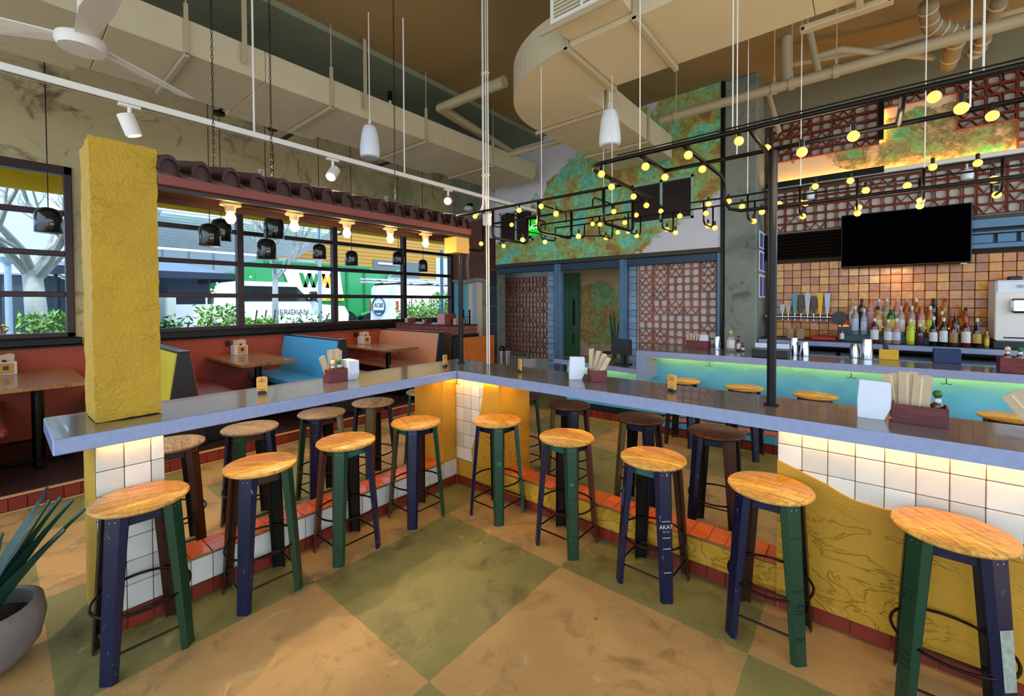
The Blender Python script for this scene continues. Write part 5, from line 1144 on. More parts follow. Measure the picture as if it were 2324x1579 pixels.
# bar things on the back counter
for (x, l) in ((1793, 'left'), (1817, 'right')):
    q = py_(x, 742, 6.95); e = thing('plastic_tub', 'lidded clear tub below the taps, '+l+' of two', 'tub', (q.x, 6.95, 1.1845), 'tubs below the taps', True)
    link('tub', M().lathe([(.04, 0), (.05, .11), (.048, .112), (.001, .112)], 18).mesh('tub', GL['clear'], True, 40), e); link('lid', M().cyl((0, 0, .113), (0, 0, .13), .053, n=18).mesh('lid', GL['clear']), e); link('sticker', M().box(-.025, .025, -.053, -.04, .03, .08).mesh('sticker', LB['tan']), e)
q = py_(1870, 760, 6.9); e = thing('red_case', 'flat red case lying on the back counter', 'case', (q.x, 6.9, 1.1845)); obj('body', M().box(q.x-.13, q.x+.13, 6.82, 6.98, 1.185, 1.235, .008), LB['red'], e); obj('handle', M().tube([(q.x-.06, 6.9, 1.235), (q.x-.05, 6.9, 1.255), (q.x+.05, 6.9, 1.255), (q.x+.06, 6.9, 1.235)], .006), LB['red'], e)
# frozen drink machine at the right
fm = thing('frozen_drink_machine', 'tall white frozen drink machine at the right end of the back bar', 'drink machine', (1.3, 6.95, 1.1845))
f0 = py_(2258, 700, 6.80).x; zt0, zt1 = py_(2258, 774, 6.8).z, py_(2258, 636, 6.8).z
obj('cabinet', M().box(f0, f0+.5, 6.8, 7.15, zt0, zt1, .02), MATS['white_plastic'], fm); obj('front_panel', M().box(f0+.0, f0+.5, 6.785, 6.799, zt0+.01, zt1-.13, .006), MWHITE, fm)
obj('dispense_head', M().box(f0+.10, f0+.26, 6.72, 6.784, (zt0+zt1)/2-.02, (zt0+zt1)/2+.13, .02), MCHROME, fm); obj('slot', M().box(f0+.06, f0+.4, 6.782, 6.786, zt0+.035, zt0+.05), MBLKP, fm)
obj('base', M().box(f0-.01, f0+.5, 6.78, 7.16, 1.1845, zt0-.001, .004), MBLKP, fm); obj('lid_knob', M().box(f0+.1, f0+.2, 6.85, 6.95, zt1, zt1+.04, .01), MBLKP, fm)
text('lettering', 'SPAC', .045, mat('blue_grey_ink', '#5a6a8a', .5), fm, frame((f0+.2, 6.782, zt1-.07), (1, 0, 0), (0, 0, 1)))
# television
tv = thing('television', 'large black flat television mounted over the tiled back bar', 'television', (.33, 6.95, 2.1))
obj('bezel', M().box(-.25, .905, 6.93, 6.98, 2.115, 2.785, .008), MBLKP, tv); obj('screen', M().box(-.24, .895, 6.927, 6.9295, 2.13, 2.775), mat('tv_glass', '#020204', .7, 0, 0, 1, 0, 1, 0, 0, 0, 1.45, 0), tv)
obj('wall_mount', M().box(.1, .55, 6.981, 7.12, 2.3, 2.6, .01), MBLK, tv); obj('indicator', M().box(.82, .87, 6.925, 6.93, 2.105, 2.114), MWHITE, tv)
# small monitor on the low counter
mo = pz(1402, 830, .841); e = thing('order_terminal', 'black order terminal seen from behind on the low counter', 'terminal', (mo.x, mo.y+.12, .841))
obj('screen_back', M().prism([(mo.x-.17, .98), (mo.x+.13, .98), (mo.x+.13, 1.19), (mo.x-.14, 1.195)], 'y', mo.y+.12, mo.y+.15), MBLKP, e); obj('stand', M().box(mo.x-.03, mo.x+.03, mo.y+.15, mo.y+.2, .841, 1.05, .004).box(mo.x-.1, mo.x+.1, mo.y+.08, mo.y+.25, .8415, .855, .004), MBLKP, e); obj('speaker_bump', M().sph((mo.x-.22, mo.y+.12, .99), .06, 14, 8, .4), MBLKP, e)
# ================================================================== behind the counter, before the screens
for x, l in ((1139, 'left'), (1152, 'right')):
    q = py_(x, 795, 6.2); e = thing('steel_bin', 'slim steel bin with black dome lid behind the counter, '+l+' of two', 'bin', (q.x, 6.2, 0), 'steel bins', True)
    link('drum', M().cyl((0, 0, .0), (0, 0, q.z), .062, n=22).mesh('drum', MSTEEL, True, 40), e); link('dome_lid', M().lathe([(.064, 0), (.064, .03), (.05, .07), (.02, .09), (.001, .092)], 20, (0, 0, q.z)).mesh('dome_lid', MBLKP, True), e)
q = py_(1200, 812, 6.0); e = thing('cactus_planter', 'round pale planter with small cactus before the left screen', 'planter', (q.x, 6.0, 0), None, True)
link('pot', M().lathe([(.10, 0), (.13, .3), (.15, q.z-.12), (.14, q.z), (.12, q.z), (.12, q.z-.05), (.001, q.z-.05)], 24).mesh('pot', mat('pale_stoneware', '#9a9088', .8, 0, .2, 9, .3, 30), True, 50), e); MCAC = mat('cactus_green', '#2f5a34', .6, 0, .25, 20, .4, 60)
for dx, h, r in ((-.02, .17, .022), (.03, .12, .016), (.0, .09, .02)): link('cactus_stem', M().lathe([(r*.8, 0), (r, h*.3), (r, h*.8), (r*.6, h*.97), (.001, h)], 10, (dx, dx*.5, q.z-.06)).mesh('cactus_stem', MCAC, True), e)
q = py_(1395, 760, 7.9); e = thing('potted_succulent', 'tall green succulent in the hall behind the terminal', 'plant', (q.x, 7.9, 0), None, True)
link('pot', M().lathe([(.12, 0), (.16, .5), (.14, .5), (.001, .46)], 18).mesh('pot', MATS['pale_stoneware'], True, 50), e)
for i in range(6): link('stalk', M().tube([(0, 0, .45), (.05*math.cos(i), .05*math.sin(i), .9), (.09*math.cos(i), .09*math.sin(i), 1.25+.05*i)], [.03, .028, .008], 8).mesh('stalk', MCAC, True), e)
# ================================================================== caddies and placards on the counter
MKRAFT = MATS['kraft_paper']; MNAP = mat('white_napkin', '#dfe3ee', .85, 0, .04, 30)
def napkins(x, y, z, w, h, n, label, rz=0, lean=.0):
    e = thing('napkin_stack', label, 'napkins', (x, y, z), 'napkin stacks in caddies', True, rz)
    for i in range(n):
        k = random.uniform(.97, 1.03); o = random.uniform(-.004, .004)
        link('napkin', M().prism([(-w/2+o, .001), (w/2*.6+o, .001), (w/2*k+o, h*.35), (w/2*k*.96+o, h*k), (-w/2*.9+o, h*k*1.02), (-w/2*1.02+o, h*.5)], 'y', i*.006, i*.006+.0052).mesh('napkin', MNAP), e)
    return e
def sleeve(x, y, z, h, w, tilt, label, rz=0, fy=0):
    e = thing('cutlery_sleeve', label, 'paper sleeve', (x, y, z), 'kraft cutlery sleeves in caddies', True, rz); e.rotation_euler = (fy, tilt, rz)
    link('paper_sleeve', M().prism([(-w/2, 0), (w/2, 0), (w/2*.98, h), (w/2*.3, h*1.01), (-w/2*.4, h*.985), (-w/2, h*.995)], 'y', -.005, .005).mesh('paper_sleeve', MKRAFT), e)
    link('fold', M().box(-w*.1, w*.02, -.0065, -.005, .01, h*.95).mesh('fold', mat('pale_kraft', '#d8c6a8', .8, 0, .1, 20)), e)
def sauce(x, y, z, cap, g, label):
    e = thing('hot_sauce_bottle', label, 'sauce bottle', (x, y, z), 'hot sauce bottles in caddies', True)
    link('glass_body', M().lathe([(.021, 0), (.024, .01), (.024, .075), (.020, .09), (.012, .105), (.011, .125), (.001, .126)], 16).mesh('glass_body', GL[g], True, 50), e)
    link('label', M().lathe([(.0245, .02), (.025, .022), (.025, .07), (.0245, .072)], 16).mesh('label', LB['cream'] if g == 'red' else LB['lime'], True, 50), e)
    link('neck_band', M().lathe([(.014, .098), (.0145, .1), (.0125, .118), (.012, .12)], 14).mesh('neck_band', LB['white'], True, 50), e)
    link('stopper', M().lathe([(.012, .125), (.017, .132), (.019, .142), (.016, .153), (.008, .16), (.001, .161)], 14).mesh('stopper', cap, True), e)
MGC = mat('green_wood_stopper', '#1f6a1c', .4); MWC2 = mat('pale_wood_stopper', '#d8c8a0', .5)
Z1 = CT+.001
# left arm caddy
q = pz(766, 866, Z1); cx, cy = q.x-.03, q.y
open_box(cx, cy, Z1, .155, .10, .10, MAROON, 'wooden_caddy', 'maroon wooden caddy on the window arm of the counter', 'caddy', 'maroon wooden caddies', PI/2)
napkins(cx+.0, cy+.075, Z1, .15, .155, 14, 'fanned white napkins beside the caddy on the window arm', 0)
for i, (dx, dy, h, t) in enumerate(((-.02, -.04, .2, -.3), (-.032, -.01, .235, -.06), (-.022, .02, .24, .02), (-.034, .04, .225, .05))): sleeve(cx+dx, cy+dy, Z1+.012, h, .045, t, 'kraft cutlery sleeve in the window arm caddy, %s from the left' % ORD[i], PI/2)
sauce(cx+.014, cy-.03, Z1+.01, MWC2, 'red', 'red hot sauce bottle with pale stopper in the window arm caddy'); sauce(cx+.014, cy+.025, Z1+.01, MGC, 'brown', 'dark hot sauce bottle with green stopper in the window arm caddy')
# right arm caddy near the corner
q = pz(1348, 866, Z1); cx, cy = q.x, q.y+.05
open_box(cx, cy, Z1, .12, .14, .09, MAROON, 'wooden_caddy', 'maroon wooden caddy in the middle of the right counter arm', 'caddy', 'maroon wooden caddies', .75)
napkins(cx-.145, cy-.05, Z1, .12, .17, 10, 'leaning white napkins left of the caddy in the middle of the right arm', .75)
for i, (h, t, dx) in enumerate(((.235, -.02, -.03), (.225, .18, -.024), (.215, .36, -.02), (.2, .5, -.016))):
    o = Matrix.Rotation(.75, 3, 'Z') @ Vector((dx, .045-.03*i, 0))
    sleeve(cx+o.x, cy+o.y, Z1+.012, h, .04, t, 'kraft cutlery sleeve fanned in the right arm middle caddy, %s from the left' % ORD[i], .75)
# right arm near caddy
q = pz(2088, 965, Z1); cx, cy = q.x, q.y+.06
open_box(cx, cy, Z1, .205, .13, .095, MAROON, 'wooden_caddy', 'large maroon caddy nearest the camera on the right counter arm', 'caddy', 'maroon wooden caddies', -.04)
napkins(cx-.175, cy-.055, Z1, .13, .19, 9, 'tall white napkin stack beside the nearest maroon caddy', -.02)
for i, (dx, h, t, w) in enumerate(((-.075, .225, -.14, .07), (-.04, .24, .0, .075), (.0, .23, .06, .07))): sleeve(cx+dx, cy+.03-.015*i, Z1+.012, h, w, t, 'kraft cutlery sleeve in the nearest maroon caddy, %s from the left' % ORD[i], 0)
sauce(cx+.068, cy+.02, Z1+.01, MGC, 'brown', 'green stoppered hot sauce bottle in the nearest maroon caddy')
# caddy cut off at the right edge: only its paper shows
q = pz(2330, 1010, Z1); open_box(q.x+.20, q.y+.2, Z1, .2, .13, .1, MAROON, 'wooden_caddy', 'maroon caddy mostly outside the right picture edge', 'caddy', 'maroon wooden caddies')
sleeve(q.x+.10, q.y+.17, Z1+.02, .21, .075, -.6, 'kraft sleeve sticking in at the right picture edge', 0)
# bar caddies
q = pz(1582, 790, Z1); open_box(q.x, q.y+.06, Z1, .27, .13, .1, MAROON, 'wooden_caddy', 'pinkish maroon caddy with napkins at the far left end of the bar', 'caddy', 'maroon wooden caddies')
for i in range(5): sleeve(q.x-.105+.026*i, q.y+.05, Z1+.012, .17+.01*(i % 2), .045, -.2+.1*i, 'kraft sleeve in the bar end caddy, %s from the left' % ORD[i], 0)
napkins(q.x+.07, q.y+.04, Z1+.012, .1, .16, 6, 'white napkins in the caddy at the far left end of the bar', 0)
q = pz(2310, 848, Z1); open_box(q.x+.03, q.y+.07, Z1, .26, .14, .13, MAROON, 'wooden_caddy', 'maroon caddy with two sauce bottles at the right end of the bar', 'caddy', 'maroon wooden caddies')
sauce(q.x-.05, q.y+.05, Z1+.06, MWC2, 'red', 'pale stoppered sauce bottle in the bar right end caddy'); sauce(q.x+.02, q.y+.05, Z1+.06, MGC, 'brown', 'green stoppered sauce bottle in the bar right end caddy')
# wooden placards
def placard(px0, py0, rz, label, h=.115, w=.066):
    q = pz(px0, py0, Z1); e = thing('wood_placard', label, 'placard', q, 'wooden placards on the counter', True, rz)
    link('board', M().prism([(-w/2+.006, .012), (w/2-.006, .012), (w/2, .02), (w/2, h-.008), (w/2-.008, h), (-w/2+.008, h), (-w/2, h-.008), (-w/2, .02)], 'y', -.006, .006).mesh('board', MPLY), e)
    link('base', M().box(-w*.36, w*.36, -.016, .016, 0, .02, .003).mesh('base', MBLKP), e)
    for k, z0 in ((.22, .80), (.3, .71), (.2, .24)): link('print_line', M().box(-w*k, w*k, -.0066, -.0061, h*z0, h*(z0+.022)).mesh('print_line', MINK), e)
FC = lambda a: a
placard(595, 893, .86, 'wooden placard on the counter left of the window arm caddy'); placard(1010, 832, 1.9, 'wooden placard seen edge on near the counter bend'); placard(1180, 844, -.55, 'wooden placard near the white conduits on the right arm'); placard(1525, 888, -.42, 'wooden placard on the right arm left of the black post')
# ================================================================== agave in a concrete bowl
ag = thing('agave_planter', 'rough concrete bowl with a spiky agave at the lower left', 'plant', (-3.14, -.09, 0), None, True)
link('bowl', M().lathe([(.10, 0), (.15, .015), (.205, .09), (.225, .19), (.215, .27), (.195, .285), (.18, .275), (.19, .19), (.001, .185)], 36).mesh('bowl', mat('rough_concrete', '#7d7068', .9, 0, .35, 7, .6, 24), True, 60), ag)
link('soil', M().lathe([(.185, .20), (.1, .225), (.001, .23)], 20).mesh('soil', mat('dark_soil', '#1c1410', .95), True), ag)
MAG = mat('agave_leaf', '#16382a', .45, 0, .35, 7)
def leaf(az, length, bend, w):
    n = 9; vs = []; d = Vector((math.cos(az), math.sin(az), 0)); s = Vector((-d.y, d.x, 0)); p = Vector((d.x*.03, d.y*.03, .2)); el = bend
    for i in range(n):
        t = i/(n-1); ww = w*(.75+.5*t-.1*t*t) if t < .45 else w*max(.02, (1-t)/.55*.96)
        nz = Vector((-d.x*math.sin(el), -d.y*math.sin(el), math.cos(el)))
        vs += [p-s*ww+nz*ww*.45, p-nz*.006, p+s*ww+nz*ww*.45, p+nz*.012]
        p = p+(d*math.cos(el)+Vector((0, 0, 1))*math.sin(el))*(length/(n-1)); el -= .03
    fs = []
    for i in range(n-1):
        for k in range(4): fs.append((i*4+k, i*4+(k+1) % 4, i*4+4+(k+1) % 4, i*4+4+k))
    return M().add(vs, fs+[(0, 1, 2, 3)]).mesh('leaf', MAG, True, 50)
for az, L_, b_, w in ((.95, .66, 1.12, .055), (.72, .6, .98, .05), (.85, .68, 1.0, .045), (1.15, .62, 1.22, .055), (-.6, .5, .9, .04), (2.2, .6, 1.2, .045), (1.6, .56, 1.28, .045), (3.4, .55, 1.0, .04), (-1.8, .5, 1.0, .04), (.2, .45, .75, .035), (2.9, .58, 1.2, .04), (0.5, .5, 1.35, .04), (-2.6, .5, .8, .04), (4.4, .45, 1.2, .04)): link('leaf', leaf(az, L_, b_, w), ag)
# ================================================================== street outside the windows
GZ = .35
struct('ground_street', M().box(-70, -8.3, -40, 70, GZ-.3, GZ), mat('pale_asphalt', '#8f9296', .9, 0, .15, .8))
struct('ground_front', M().box(-8.3, 60, -70, -3.22, -.3, -.13).box(4.22, 60, -3.2, 40, -.3, -.13), mat('pale_pavement', '#b5b2aa', .9, 0, .1, .8))
struct('eave_exterior', M().box(-8.6, -7.7, -8, 9, 3.42, 3.5).box(-8.66, -8.6, -8, 9, 3.22, 3.5), mat('yellow_eave_paint', '#dcb91c', .6, 0, .05))
# yellow sided building across the street
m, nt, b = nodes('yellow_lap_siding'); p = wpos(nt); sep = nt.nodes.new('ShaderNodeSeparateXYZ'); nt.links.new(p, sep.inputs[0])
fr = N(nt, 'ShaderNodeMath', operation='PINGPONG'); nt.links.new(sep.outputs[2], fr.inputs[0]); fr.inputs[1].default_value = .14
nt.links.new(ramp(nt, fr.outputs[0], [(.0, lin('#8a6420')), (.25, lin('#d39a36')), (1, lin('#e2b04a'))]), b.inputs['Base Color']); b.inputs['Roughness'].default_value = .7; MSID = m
yb = thing('sided_building', 'yellow lap sided building across the street behind the truck', 'building', (-32, 20, GZ))
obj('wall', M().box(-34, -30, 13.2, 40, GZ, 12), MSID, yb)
gw = obj('garage_window', M().box(-29.99, -29.9, 25.4, 29.5, 2.6, 5.7), mat('mint_panel', '#a8d8cc', .4), yb)
for i in range(1, 4): obj('glazing_bar', M().box(-29.9, -29.86, 25.4+i*1.02, 25.46+i*1.02, 2.6, 5.7), MWHITE, gw)
obj('glazing_bar', M().box(-29.9, -29.86, 25.4, 29.5, 4.1, 4.16), MWHITE, gw)
obj('dark_opening', M().box(-29.98, -29.9, 19.0, 23.5, GZ, 5.1), mat('shade_grey', '#5a6468', .8), yb); obj('opening_light', M().box(-29.9, -29.85, 19.4, 21, 4.75, 4.9), MWHITE, yb)
# white house with canopy lattice and dark overhang, left
wh = thing('white_building', 'white panelled building with dark overhang left of the street', 'building', (-26, 4, GZ))
obj('wall', M().box(-29, -25, 2.8, 12.0, GZ, 4.2), mat('white_panel_wall', '#e6ecf2', .6, 0, .04, 1), wh)
for i in range(9): obj('panel_joint', M().box(-24.99, -24.96, 2.9+i*1.0, 2.95+i*1.0, GZ, 4.2), mat('joint_grey', '#b4bec8', .7), wh)
obj('overhang', M().box(-29, -20, 2.2, 14, 6.0, 6.3).box(-20.3, -20, 2.2, 14, 6.3, 7.2), mat('dark_blue_soffit', '#2a3648', .7), wh)
lat = M().box(-.06, .06, -3.2, 3.2, -.05, .05).mesh('lattice_slat', mat('white_slat', '#eef2f6', .6))
for i in range(14):
    o = link('lattice_slat', lat, wh, (-24.5+i*.32, 7.2, 4.35+.06*i))
obj('canopy_roof', M().prism([(-25, 4.3), (-20.2, 5.2), (-20.2, 5.3), (-25, 4.4)], 'y', 3.4, 11.0), MATS['white_slat'], wh)
obj('column', M().prism([(3.15, GZ), (3.75, GZ), (4.0, 6.0), (3.0, 6.0)], 'x', -21.05, -20.65), mat('pale_blue_column', '#a8c8dc', .6), wh)
# cafe terrace umbrella with string lights
um = thing('terrace_umbrella', 'wide slate cafe umbrella over a lit terrace', 'umbrella', (-16.5, 3.9, GZ))
obj('canopy', M().add([(-18.3, 2.9, 3.4), (-20.4, .7, 2.72), (-16.2, .7, 2.72), (-16.2, 5.1, 2.62), (-20.4, 5.1, 2.62)], [(0, 1, 2), (0, 2, 3), (0, 3, 4), (0, 4, 1)]), mat('slate_canvas', '#5a6c88', .8, 0, .08, 2), um)
obj('valance', M().box(-16.22, -16.2, .7, 5.1, 2.48, 2.68).box(-20.4, -16.2, 5.1, 5.12, 2.45, 2.63), mat('navy_canvas', '#1a2438', .8), um)
for y in (1.0, 2.7, 4.4): obj('pole', M().cyl((-16.4, y, GZ), (-16.4, y, 2.6), .04, n=8), MATS['navy_canvas'], um)
tb = thing('terrace_interior', 'dark terrace front with bright windows below the umbrella', 'terrace', (-19.5, 3, GZ))
obj('back_wall', M().box(-21.6, -21.4, 2.75, 6.6, GZ, 3.0), MATS['navy_canvas'], tb)
for y0 in (1.6, 2.7, 4.4): obj('bright_window', M().box(-21.39, -21.34, y0+1.2, y0+1.9, GZ+.5, 2.1), mat('pale_window', '#dfeff0', .3), tb)
sg = thing('string_lights', 'strings of tiny warm bulbs under the umbrella', 'string lights', (-16.3, 3, 2.3))
rl = random.Random(4)
gb = M().sph((0, 0, 0), .028, 8, 6).mesh('tiny_bulb', emit('tiny_bulb_glow', '#ffd9a0', 6))
for i in range(46):
    c0 = (1.0, 2.35)[i % 2] if i < 30 else 4.6
    link('tiny_bulb', gb, sg, (-16.35+rl.uniform(-.1, .1), (2.15 if i < 16 else (4.6 if i < 34 else 5.6))+rl.gauss(0, .17), 2.12+rl.gauss(0, .14)))
obj('wire', M().tube([(-16.3, 1, 2.4), (-16.3, 2.7, 2.28), (-16.3, 4.4, 2.4), (-16.3, 5.8, 2.3)], .008, 4), MBLK, sg)
# green refuse truck
TXg = -17.2
gt_ = thing('refuse_truck', 'big green refuse truck with WM lettering on a white panel', 'truck', (-18.4, 9, GZ)); MGRN = mat('truck_green', '#1d8a4a', .35, 0, .12, 2, 0, 1, 0, .3); MGRND = mat('truck_green_dark', '#156a38', .4, 0, .1, 2)
zt2 = 3.32
obj('body', M().prism([(6.05, GZ+.75), (11.35, GZ+.75), (11.35, 3.0), (10.7, zt2), (6.35, zt2), (6.05, 2.9)], 'x', TXg-2.5, TXg), MGRN, gt_)
for y in (7.15, 8.4, 9.62, 10.45): obj('rib', M().box(TXg, TXg+.05, y-.05, y+.05, GZ+.75, zt2-.12), MGRND, gt_)
obj('top_rail', M().box(TXg, TXg+.06, 6.35, 10.7, zt2-.14, zt2-.06), MGRND, gt_)
obj('white_panel', M().prism([(6.95, 3.02), (9.28, 3.02), (9.42, 2.05), (7.35, 2.05)], 'x', TXg+.055, TXg+.065), MWHITE, gt_)
obj('yellow_band', M().box(TXg+.055, TXg+.066, 8.25, 9.45, 1.78, 1.98), mat('truck_yellow', '#e0c01c', .5), gt_)
MW_G = mat('logo_green', '#1d7a3c', .5); MW_Y = mat('logo_yellow', '#e8a81c', .5)
fr_ = lambda y, z: frame((TXg+.068, y, z), (0, 1, 0), (0, 0, 1))
def stroke_letter(name, pts, w, y0, z0, sy, sz, mt):
    m = M()
    for (a, b_), (c, d_) in zip(pts, pts[1:]):
        m.prism([(y0+(a-w/2)*sy, z0+b_*sz), (y0+(a+w/2)*sy, z0+b_*sz), (y0+(c+w/2)*sy, z0+d_*sz), (y0+(c-w/2)*sy, z0+d_*sz)], 'x', TXg+.066, TXg+.08)
    return obj(name, m, mt, gt_)
stroke_letter('logo_letter', [(0, 1), (.25, 0), (.5, 1), (.75, 0), (1, 1)], .24, 7.66, 2.32, .66, .56, MW_G)
stroke_letter('logo_letter', [(0, 0), (.25, 1), (.5, 0), (.75, 1), (1, 0)], .24, 8.40, 2.32, .66, .56, MW_Y)
text('lettering', 'for Tomorrow', .17, MW_G, gt_, fr_(8.85, 1.88), .004)
obj('cab', M().prism([(5.2, GZ+.5), (6.04, GZ+.5), (6.04, 2.85), (5.4, 2.85), (5.2, 1.9)], 'x', TXg-2.4, TXg), MGRN, gt_)
obj('hopper', M().prism([(11.36, GZ+.5), (12.6, GZ+.8), (12.5, 2.4), (11.9, 2.9), (11.36, 3.0)], 'x', TXg-2.4, TXg), MGRN, gt_)
obj('tailgate_arm', M().tube([(TXg+.1, 10.9, 1.4), (TXg+.1, 11.7, 2.9), (TXg+.1, 12.2, 3.2), (TXg+.1, 12.9, 2.4)], .08, 8).tube([(TXg+.1, 10.2, 1.15), (TXg+.1, 12.2, 1.75)], .06, 8), MGRN, gt_)
for y in (5.75, 9.6, 10.8): obj('wheel', M().cyl((TXg-.3, y, GZ+.5), (TXg+.02, y, GZ+.5), .5, n=20), MBLKP, gt_)
# white pickup
PXk = -14.0
pk = thing('pickup_truck', 'white crew cab pickup parked behind the hedge', 'truck', (-15, 6, GZ)); MWT = mat('white_car_paint', '#e2e6ea', .25, 0, .03, 2, 0, 1, 0, .5); MGLD = mat('dark_car_glass', '#1a2426', .08, 0, .1, 3)
s_ = .93
obj('lower_body', M().prism([(3.4, GZ+.45), (7.85, GZ+.45), (7.9, GZ+.95), (7.75, GZ+1.22), (6.75, GZ+1.32), (3.4, GZ+1.32)], 'x', PXk-1.9, PXk), MWT, pk)
obj('cab', M().prism([(4.35, GZ+1.32), (6.85, GZ+1.32), (6.2, GZ+1.93), (5.9, GZ+2.0), (4.55, GZ+2.0), (4.4, GZ+1.9)], 'x', PXk-1.8, PXk-.08), MWT, pk)
obj('side_window', M().prism([(5.55, GZ+1.40), (6.6, GZ+1.40), (6.15, GZ+1.86), (5.55, GZ+1.86)], 'x', PXk-.079, PXk-.07), MGLD, pk); obj('side_window', M().prism([(4.55, GZ+1.40), (5.42, GZ+1.40), (5.42, GZ+1.86), (4.6, GZ+1.86)], 'x', PXk-.079, PXk-.07), MGLD, pk)
obj('mirror', M().box(PXk-.08, PXk+.2, 6.55, 6.7, GZ+1.4, GZ+1.72, .02), MBLKP, pk)
for y in (4.0, 7.15): obj('wheel', M().cyl((PXk-.25, y, GZ+.4), (PXk+.02, y, GZ+.4), .4, n=20), MBLKP, pk)
text('lettering', 'MERIDIAN', .24, mat('slate_ink', '#4a5a62', .5), pk, frame((PXk+.004, 5.95, GZ+1.05), (0, 1, 0), (0, 0, 1)), .002)
obj('door_seam', M().box(PXk, PXk+.003, 5.47, 5.49, GZ+.5, GZ+1.3).box(PXk, PXk+.003, 6.6, 6.62, GZ+.5, GZ+1.3), MATS['joint_grey'], pk)
# white van seen from behind
vn = thing('cargo_van', 'white cargo van with roof rack seen from behind', 'van', (-14.5, 11, GZ))
vy, vx0, vx1 = 9.3, -14.9, -13.1
obj('body', M().prism([(vx0, GZ+.35), (vx1, GZ+.35), (vx1+.02, GZ+1.2), (vx1-.1, GZ+1.9), (vx1-.25, GZ+2.0), (vx0+.25, GZ+2.0), (vx0+.1, GZ+1.9)], 'y', vy, vy+5), MWT, vn)
cxl = (vx0+vx1)/2-.3
obj('logo_ring', M().tube([(cxl+.42*math.cos(t*PI/16), vy-.012, GZ+1.2+.34*math.sin(t*PI/16)) for t in range(32)], .03, 6, True), mat('navy_logo', '#2c4a6a', .5), vn)
obj('logo_band', M().box(cxl-.3, cxl+.3, vy-.014, vy-.002, GZ+.95, GZ+1.06), MATS['navy_logo'], vn); text('lettering', 'AC&E', .24, MATS['navy_logo'], vn, frame((cxl, vy-.01, GZ+1.24), (1, 0, 0), (0, 0, 1)), .004)
obj('tail_light', M().box(vx0-.01, vx0+.08, vy-.02, vy+.03, GZ+1.0, GZ+1.4).box(vx1-.08, vx1+.02, vy-.02, vy+.03, GZ+1.0, GZ+1.4), mat('tail_red', '#c02a24', .4), vn); obj('bumper', M().box(vx0, vx1, vy-.12, vy-.005, GZ+.4, GZ+.55, .02), MBLKP, vn)
for z in (GZ+2.12, GZ+2.22): obj('rack_pipe', M().cyl((vx0+.3, vy-.6, z), (vx0+.3, vy+4, z), .04, n=8).cyl((vx0+.5, vy-.5, z), (vx0+.5, vy+4, z), .04, n=8).cyl((vx1-.2, vy-.3, z), (vx1-.2, vy+4.5, z), .03, n=8), MSTEEL, vn)
for y in (.2, 1.6, 3): obj('rack_bar', M().box(vx0, vx1, vy+y, vy+y+.06, GZ+2.02, GZ+2.08), MBLK, vn)
obj('wheel', M().cyl((vx1-.25, vy+.8, GZ+.36), (vx1+.01, vy+.8, GZ+.36), .36, n=18), MBLKP, vn)
# hedges, trees, lamp post
def leaves(name, n, box, mt, sz, seed):
    r = random.Random(seed); m = M(); x0, x1, y0, y1, z0, z1 = box
    for i in range(n):
        u = r.random(); c = Vector((r.uniform(x0, x1), r.uniform(y0, y1), z0+(z1-z0)*u*(.75+.25*math.sin(r.uniform(y0, y1)*3))))
        a = Vector((r.gauss(0, 1), r.gauss(0, 1), r.gauss(0, 1))).normalized(); b2 = a.orthogonal().normalized(); s = sz*r.uniform(.6, 1.3)
        m.add([c-a*s, c+b2*s*.35, c+a*s, c-b2*s*.35], [(0, 1, 2, 3)])
    return m
MLEAF = mat('hedge_leaf', '#3f7a34', .6, 0, .45, 3); MLEAF2 = mat('light_hedge_leaf', '#6a9a3e', .6, 0, .4, 3); MLEAF3 = mat('orange_hedge_leaf', '#b88a2e', .6, 0, .5, 2)
def hedge(y0, y1, z1, label, mt, n, seed, X0=-10.4, X1=-9.7):
    e = thing('hedge_shrub', label, 'shrub', ((X0+X1)/2, (y0+y1)/2, GZ), 'shrubs along the street')
    o = obj('foliage', leaves('foliage', n, (X0, X1, y0, y1, GZ+.55, z1-.2), mt, .06, seed), mt, e); o['kind'] = 'stuff'
    for k in range(3): obj('stem', M().cyl((-10, y0+(k+.5)*(y1-y0)/3, GZ+.5), (-10, y0+(k+.5)*(y1-y0)/3+.1, z1-.4), .015, n=5), mat('stem_brown', '#4a3a2a', .8), e)
    return e
HD = [(-3.0, -1.5, 1.75, 'dark leafy shrub outside far left', MLEAF), (-.9, .1, 1.85, 'yellow orange shrub at the foot of the left tree', MLEAF3), (.2, 1.0, 1.8, 'green shrub right of the left tree', MLEAF2), (1.5, 2.4, 1.75, 'bushy shrub right of the yellow column outside', MLEAF), (2.5, 3.25, 1.9, 'tall green shrub before the terrace', MLEAF2), (3.35, 3.9, 1.95, 'thin shrub before the pickup bed', MLEAF2), (4.1, 5.2, 1.7, 'loose shrub before the pickup door', MLEAF)]
for i, (y0, y1, z1, l, mt) in enumerate(HD): hedge(y0, y1, z1, l, mt, 620 if i != 6 else 200, i)
hedge(7.3, 8.4, 2.25, 'light green bushy shrub before the van at the last window', MLEAF2, 1300, 20); hedge(8.45, 9.4, 2.3, 'light green shrub beside the pillar end of the window', MLEAF2, 1300, 21)
pb = thing('planter_box', 'long low wooden planter along the pavement outside', 'planter', (-10, 2, GZ))
for i in range(15): obj('board', M().box(-9.62, -9.58, -3+i*.85, -2.17+i*.85, GZ, GZ+.62), mat('grey_board', '#8a7a72', .8, 0, .2, 5, 0, 1, .3), pb)
obj('soil', M().box(-10.5, -9.62, -3, 9.5, GZ, GZ+.5), MATS['dark_soil'], pb)
MBARK = mat('pale_bark', '#9aa0a2', .8, 0, .3, 14, .3, 40)
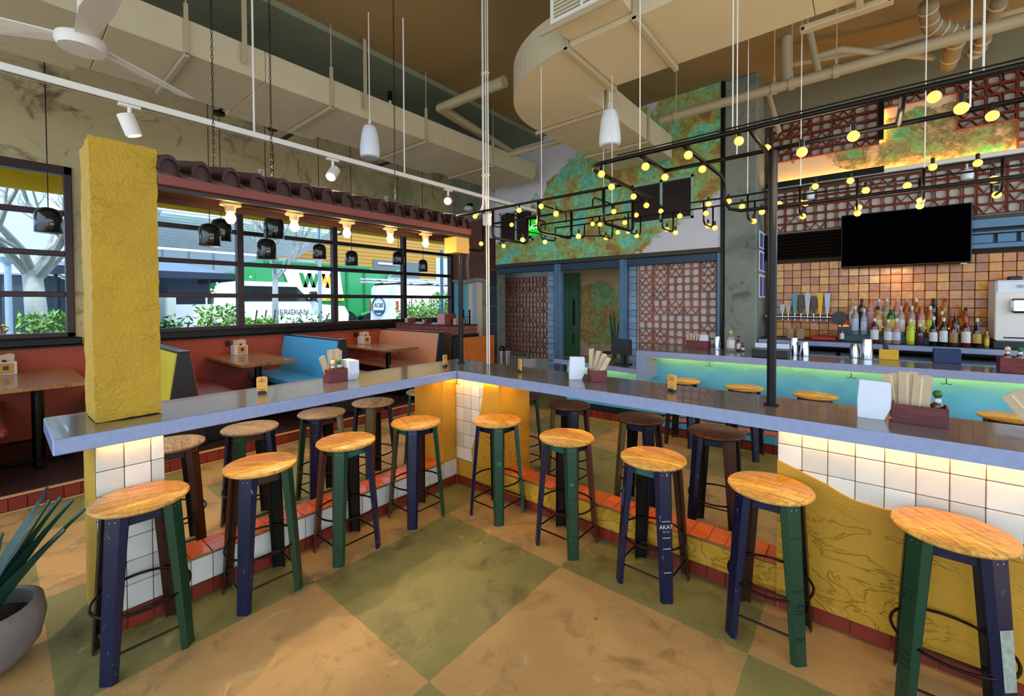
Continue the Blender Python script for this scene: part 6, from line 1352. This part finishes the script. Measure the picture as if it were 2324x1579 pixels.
def tree(x, y, r, h, label, seed, lean=0):
    e = thing('bare_tree', label, 'tree', (x, y, GZ), 'bare street trees'); rr = random.Random(seed)
    obj('trunk', M().tube([(x, y, GZ), (x+.02, y-.03+lean*.3, GZ+h*.5), (x, y+lean, GZ+h)], [r, r*.85, r*.7], 12), MBARK, e, True)
    def br(p, d, L, r0, lv, m):
        q = p+d*L; mid = p+d*L*.5+Vector((rr.gauss(0, .05), rr.gauss(0, .05), 0))*L; m.tube([p, mid, q], [r0, r0*.8, r0*.6], 6)
        if lv > 0:
            for k in range(3): br(q if k else mid, (d+Vector((rr.gauss(0, .45), rr.gauss(0, .45), rr.uniform(.0, .35)))).normalized(), L*.72, r0*.55, lv-1, m)
    for k in range(5):
        m = M(); a = rr.uniform(0, 2*PI); br(Vector((x, y+lean, GZ+h*(.86+.03*k))), Vector((math.cos(a)*.7, math.sin(a)*.7, 1)).normalized(), .9, r*.42, 4, m); obj('branch', m, MBARK, e)
q = px_(98, 700, -10.9); tree(-10.9, q.y, .17, 1.95, 'bare pale tree outside the left window', 3, -.12); q = px_(626, 680, -11.5); tree(-11.5, q.y, .085, 2.2, 'slender bare tree in front of the pickup truck', 8)
q = px_(726, 660, -11.5); e = thing('sign_post', 'grey steel post outside in front of the truck lettering', 'post', (-11.5, q.y, GZ)); obj('tube', M().cyl((-11.5, q.y, GZ), (-11.5, q.y, 6.2), .05, n=12), mat('pale_blue_steel', '#8fa6bc', .5), e, True, 40); obj('base_plate', M().cyl((-11.5, q.y, GZ), (-11.5, q.y, GZ+.03), .12, n=12), MBLK, e)
q = px_(1003, 650, -9.4); e = thing('dark_lamp_post', 'dark steel post outside the last window bay', 'post', (-9.4, q.y, GZ)); obj('tube', M().cyl((-9.4, q.y, GZ), (-9.4, q.y, 3.2), .05, n=12), MBLUES, e, True, 40); obj('base_plate', M().cyl((-9.4, q.y, GZ), (-9.4, q.y, GZ+.03), .1, n=12), MBLK, e)
lb_ = thing('white_annex', 'pale blue panelled building seen through the left window', 'building', (-24, -5, GZ))
obj('wall', M().box(-25, -22, -14, 1.2, GZ, 9), mat('pale_blue_wall', '#bcd4ee', .6, 0, .05, 1), lb_); obj('porch', M().prism([(-3.0, 2.6), (1.2, 2.6), (2.6, 1.9), (2.6, GZ), (-3.0, GZ)], 'x', -21.9, -20), mat('slate_porch', '#3a4a56', .7), lb_); obj('porch_edge', M().tube([(-19.9, -3, 2.66), (-19.9, 1.2, 2.66), (-19.9, 2.7, 1.9)], .06, 6), MWHITE, lb_)
for y in (-2.4, -1.2, 0, 1.2): obj('porch_post', M().box(-20, -19.95, y, y+.06, GZ, 2.6), MATS['slate_canvas'], lb_)
dp = thing('street_lamp', 'thin ornate street lamp post outside the left window', 'lamp post', (-13, px_(20, 700, -13).y, GZ)); q = px_(20, 700, -13)
obj('post', M().cyl((-13, q.y, GZ), (-13, q.y, 2.9), .05, n=10), MATS['pale_blue_steel'], dp, True, 40); obj('lantern', M().lathe([(.08, 0), (.14, .12), (.1, .3), (.02, .36)], 12, (-13, q.y, 2.5)), MATS['pale_blue_steel'], dp)
